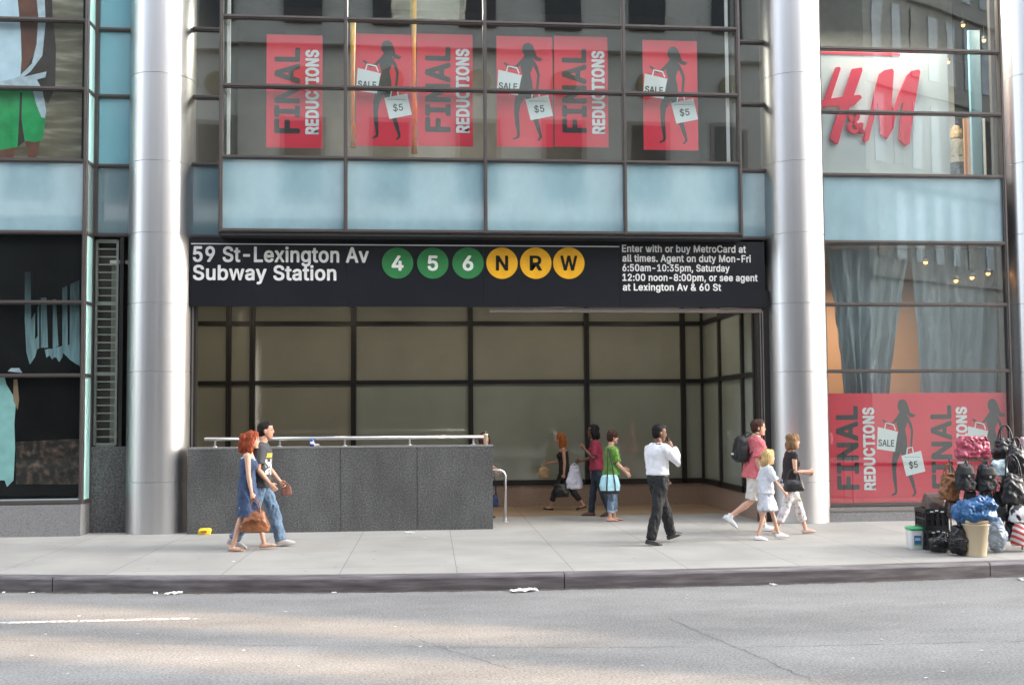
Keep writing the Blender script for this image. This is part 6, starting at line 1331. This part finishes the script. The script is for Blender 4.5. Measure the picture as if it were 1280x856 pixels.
# ------------------------------------------------------------------ small things on the wall and litter
p = P(607, 554, .06); t = empty('paper_cup', (p.x, .06, gwz), 0, 'pale paper cup with a straw on the right end of the granite wall', 'cup')
hc = .17; MB().lathe([(.030,0),(.042,hc),(.045,hc+.002),(.045,hc+.010),(.02,hc+.014)], (0,0), 20).build('cup_body', mat('cup_paper', (.70,.55,.42), .5), t, True); MB().sweep([(.0,0,hc),(.008,0,hc+.06)], .004, 6, (0,1,0)).build('straw', PAPER, t)
p = P(390, 556, .06); t = empty('drink_can', (p.x, .06, gwz), 0, 'small blue drink can standing on the granite wall', 'can')
MB().lathe([(.027,0),(.033,.008),(.033,.112),(.027,.122),(.026,.120),(.0255,.117)], (0,0), 20).build('can_body', mat('can_blue', (.03,.09,.38), .3, .3), t, True); MB().lathe([(.0335,.04),(.0337,.045),(.0337,.075),(.0335,.08)], (0,0), 20).build('can_band', PAPER, t, True)
def scrap(label, cat, pos, w, h, m, seed, name, group=None, flat=.4):
    mb = MB(); n = 10; vs = []
    for j in range(n+1):
        for i in range(n+1):
            x, y = (i/n-.5)*w, (j/n-.5)*h; k = noise.noise(Vector((x*9/w*.5+seed, y*9/h*.5, seed))); vs.append((x+k*w*.10, y+k*h*.12, .004+flat*w*.35*max(0,k+.25)))
    mb.add(vs, [(j*(n+1)+i, j*(n+1)+i+1, (j+1)*(n+1)+i+1, (j+1)*(n+1)+i) for j in range(n) for i in range(n)]); m_ = len(vs)
    mb.add([(x,y,z-.0025) for x,y,z in vs], [(j*(n+1)+i, (j+1)*(n+1)+i, (j+1)*(n+1)+i+1, j*(n+1)+i+1) for j in range(n) for i in range(n)])
    o = mb.build(name, m, None, False); o.location = pos; o.rotation_euler = (0,0,seed*1.7); return tag(o, label, cat, group)
PAP = mat('litter_paper', (.72,.72,.70), .6, 0, .06)
p = P(395.5, 557, .07); o = scrap('crumpled white tissue beside the blue can on the wall', 'paper', Vector((p.x, .07, gwz)), .09, .08, PAP, 3.0, 'tissue', flat=2.2)
p = P(256, 657, -.06); mb = MB(); superloft(mb, [(0,.10,.035,0),(.03,.105,.045,0),(.08,.10,.04,.01),(.10,.09,.02,.015)], 24, 4); me = remesh(mb, .006, 2); wrinkle(me, .010, 22, 2)
t = empty('wrapper', (p.x, -.08, 0), R(6), 'crushed yellow snack carton lying against the wall by the column', 'wrapper'); link('carton', me, mat('wrapper_yellow', (.75,.52,.03), .4), t, True); MB().box(-.055,.04,-.052,-.046,.035,.065).build('dark_print', mat('print_brown', (.25,.10,.03), .5), t)
gl = 'white paper scraps dropped on the pavement'
for i, (x, y, w) in enumerate(((345,661,.10),(512,666,.14),(531,672,.07),(418,662,.08),(582,661,.12),(292,702,.06))):
    scrap(['white paper scrap behind the walking couple at the wall foot','folded white paper scrap on the sidewalk below the second wall joint','smallest white scrap on the sidewalk right of a bigger scrap','white scrap touching the foot of the granite wall, middle slab','long white scrap at the wall foot near its right end','tiny white scrap on the sidewalk in front of the woman in navy'][i], 'litter', G(x,y)+Vector((0,0,.0025)), w, w*.6, PAP, 1.3*i+.4, 'paper_scrap', gl)
for i, (x, y, w) in enumerate(((233,731,.20),(208,733,.12),(652,734,.32),(967,731,.12),(53,735,.07),(28,731,.07),(421,734,.06),(1277,725,.14))):
    scrap(['crumpled white paper in the gutter left of the woman in navy','flat white paper in the gutter at the left of a crumpled one','long crumpled white bag lying in the gutter at the kerb joint','white paper in the gutter below the blonde girl','small white scrap at the far left of the gutter','leftmost little white scrap against the kerb face','small white scrap in the gutter below the middle of the wall','white paper in the gutter below the striped bag'][i], 'litter', G(x,y,ROADZ)+Vector((0,0,.003)), w, w*.45, PAP, .9*i+.2, 'paper_scrap', 'white litter along the gutter').location.y = min(G(x,y,ROADZ).y, ky(G(x,y,ROADZ).x)-.07-w*.25)
pts = []
random.seed(3)
lit = MB()
for i in range(26):
    g = G(random.uniform(0,1280), random.choice((random.uniform(740,790), random.uniform(790,852))), ROADZ); s = random.uniform(.006,.015)
    lit.box(g.x-s, g.x+s, g.y-s*.7, g.y+s*.7, ROADZ+.003, ROADZ+.008)
o = lit.build('road_grit', PAP); o['kind'] = 'stuff'; tag(o, 'pale specks of grit and gum scattered over the road', 'grit')
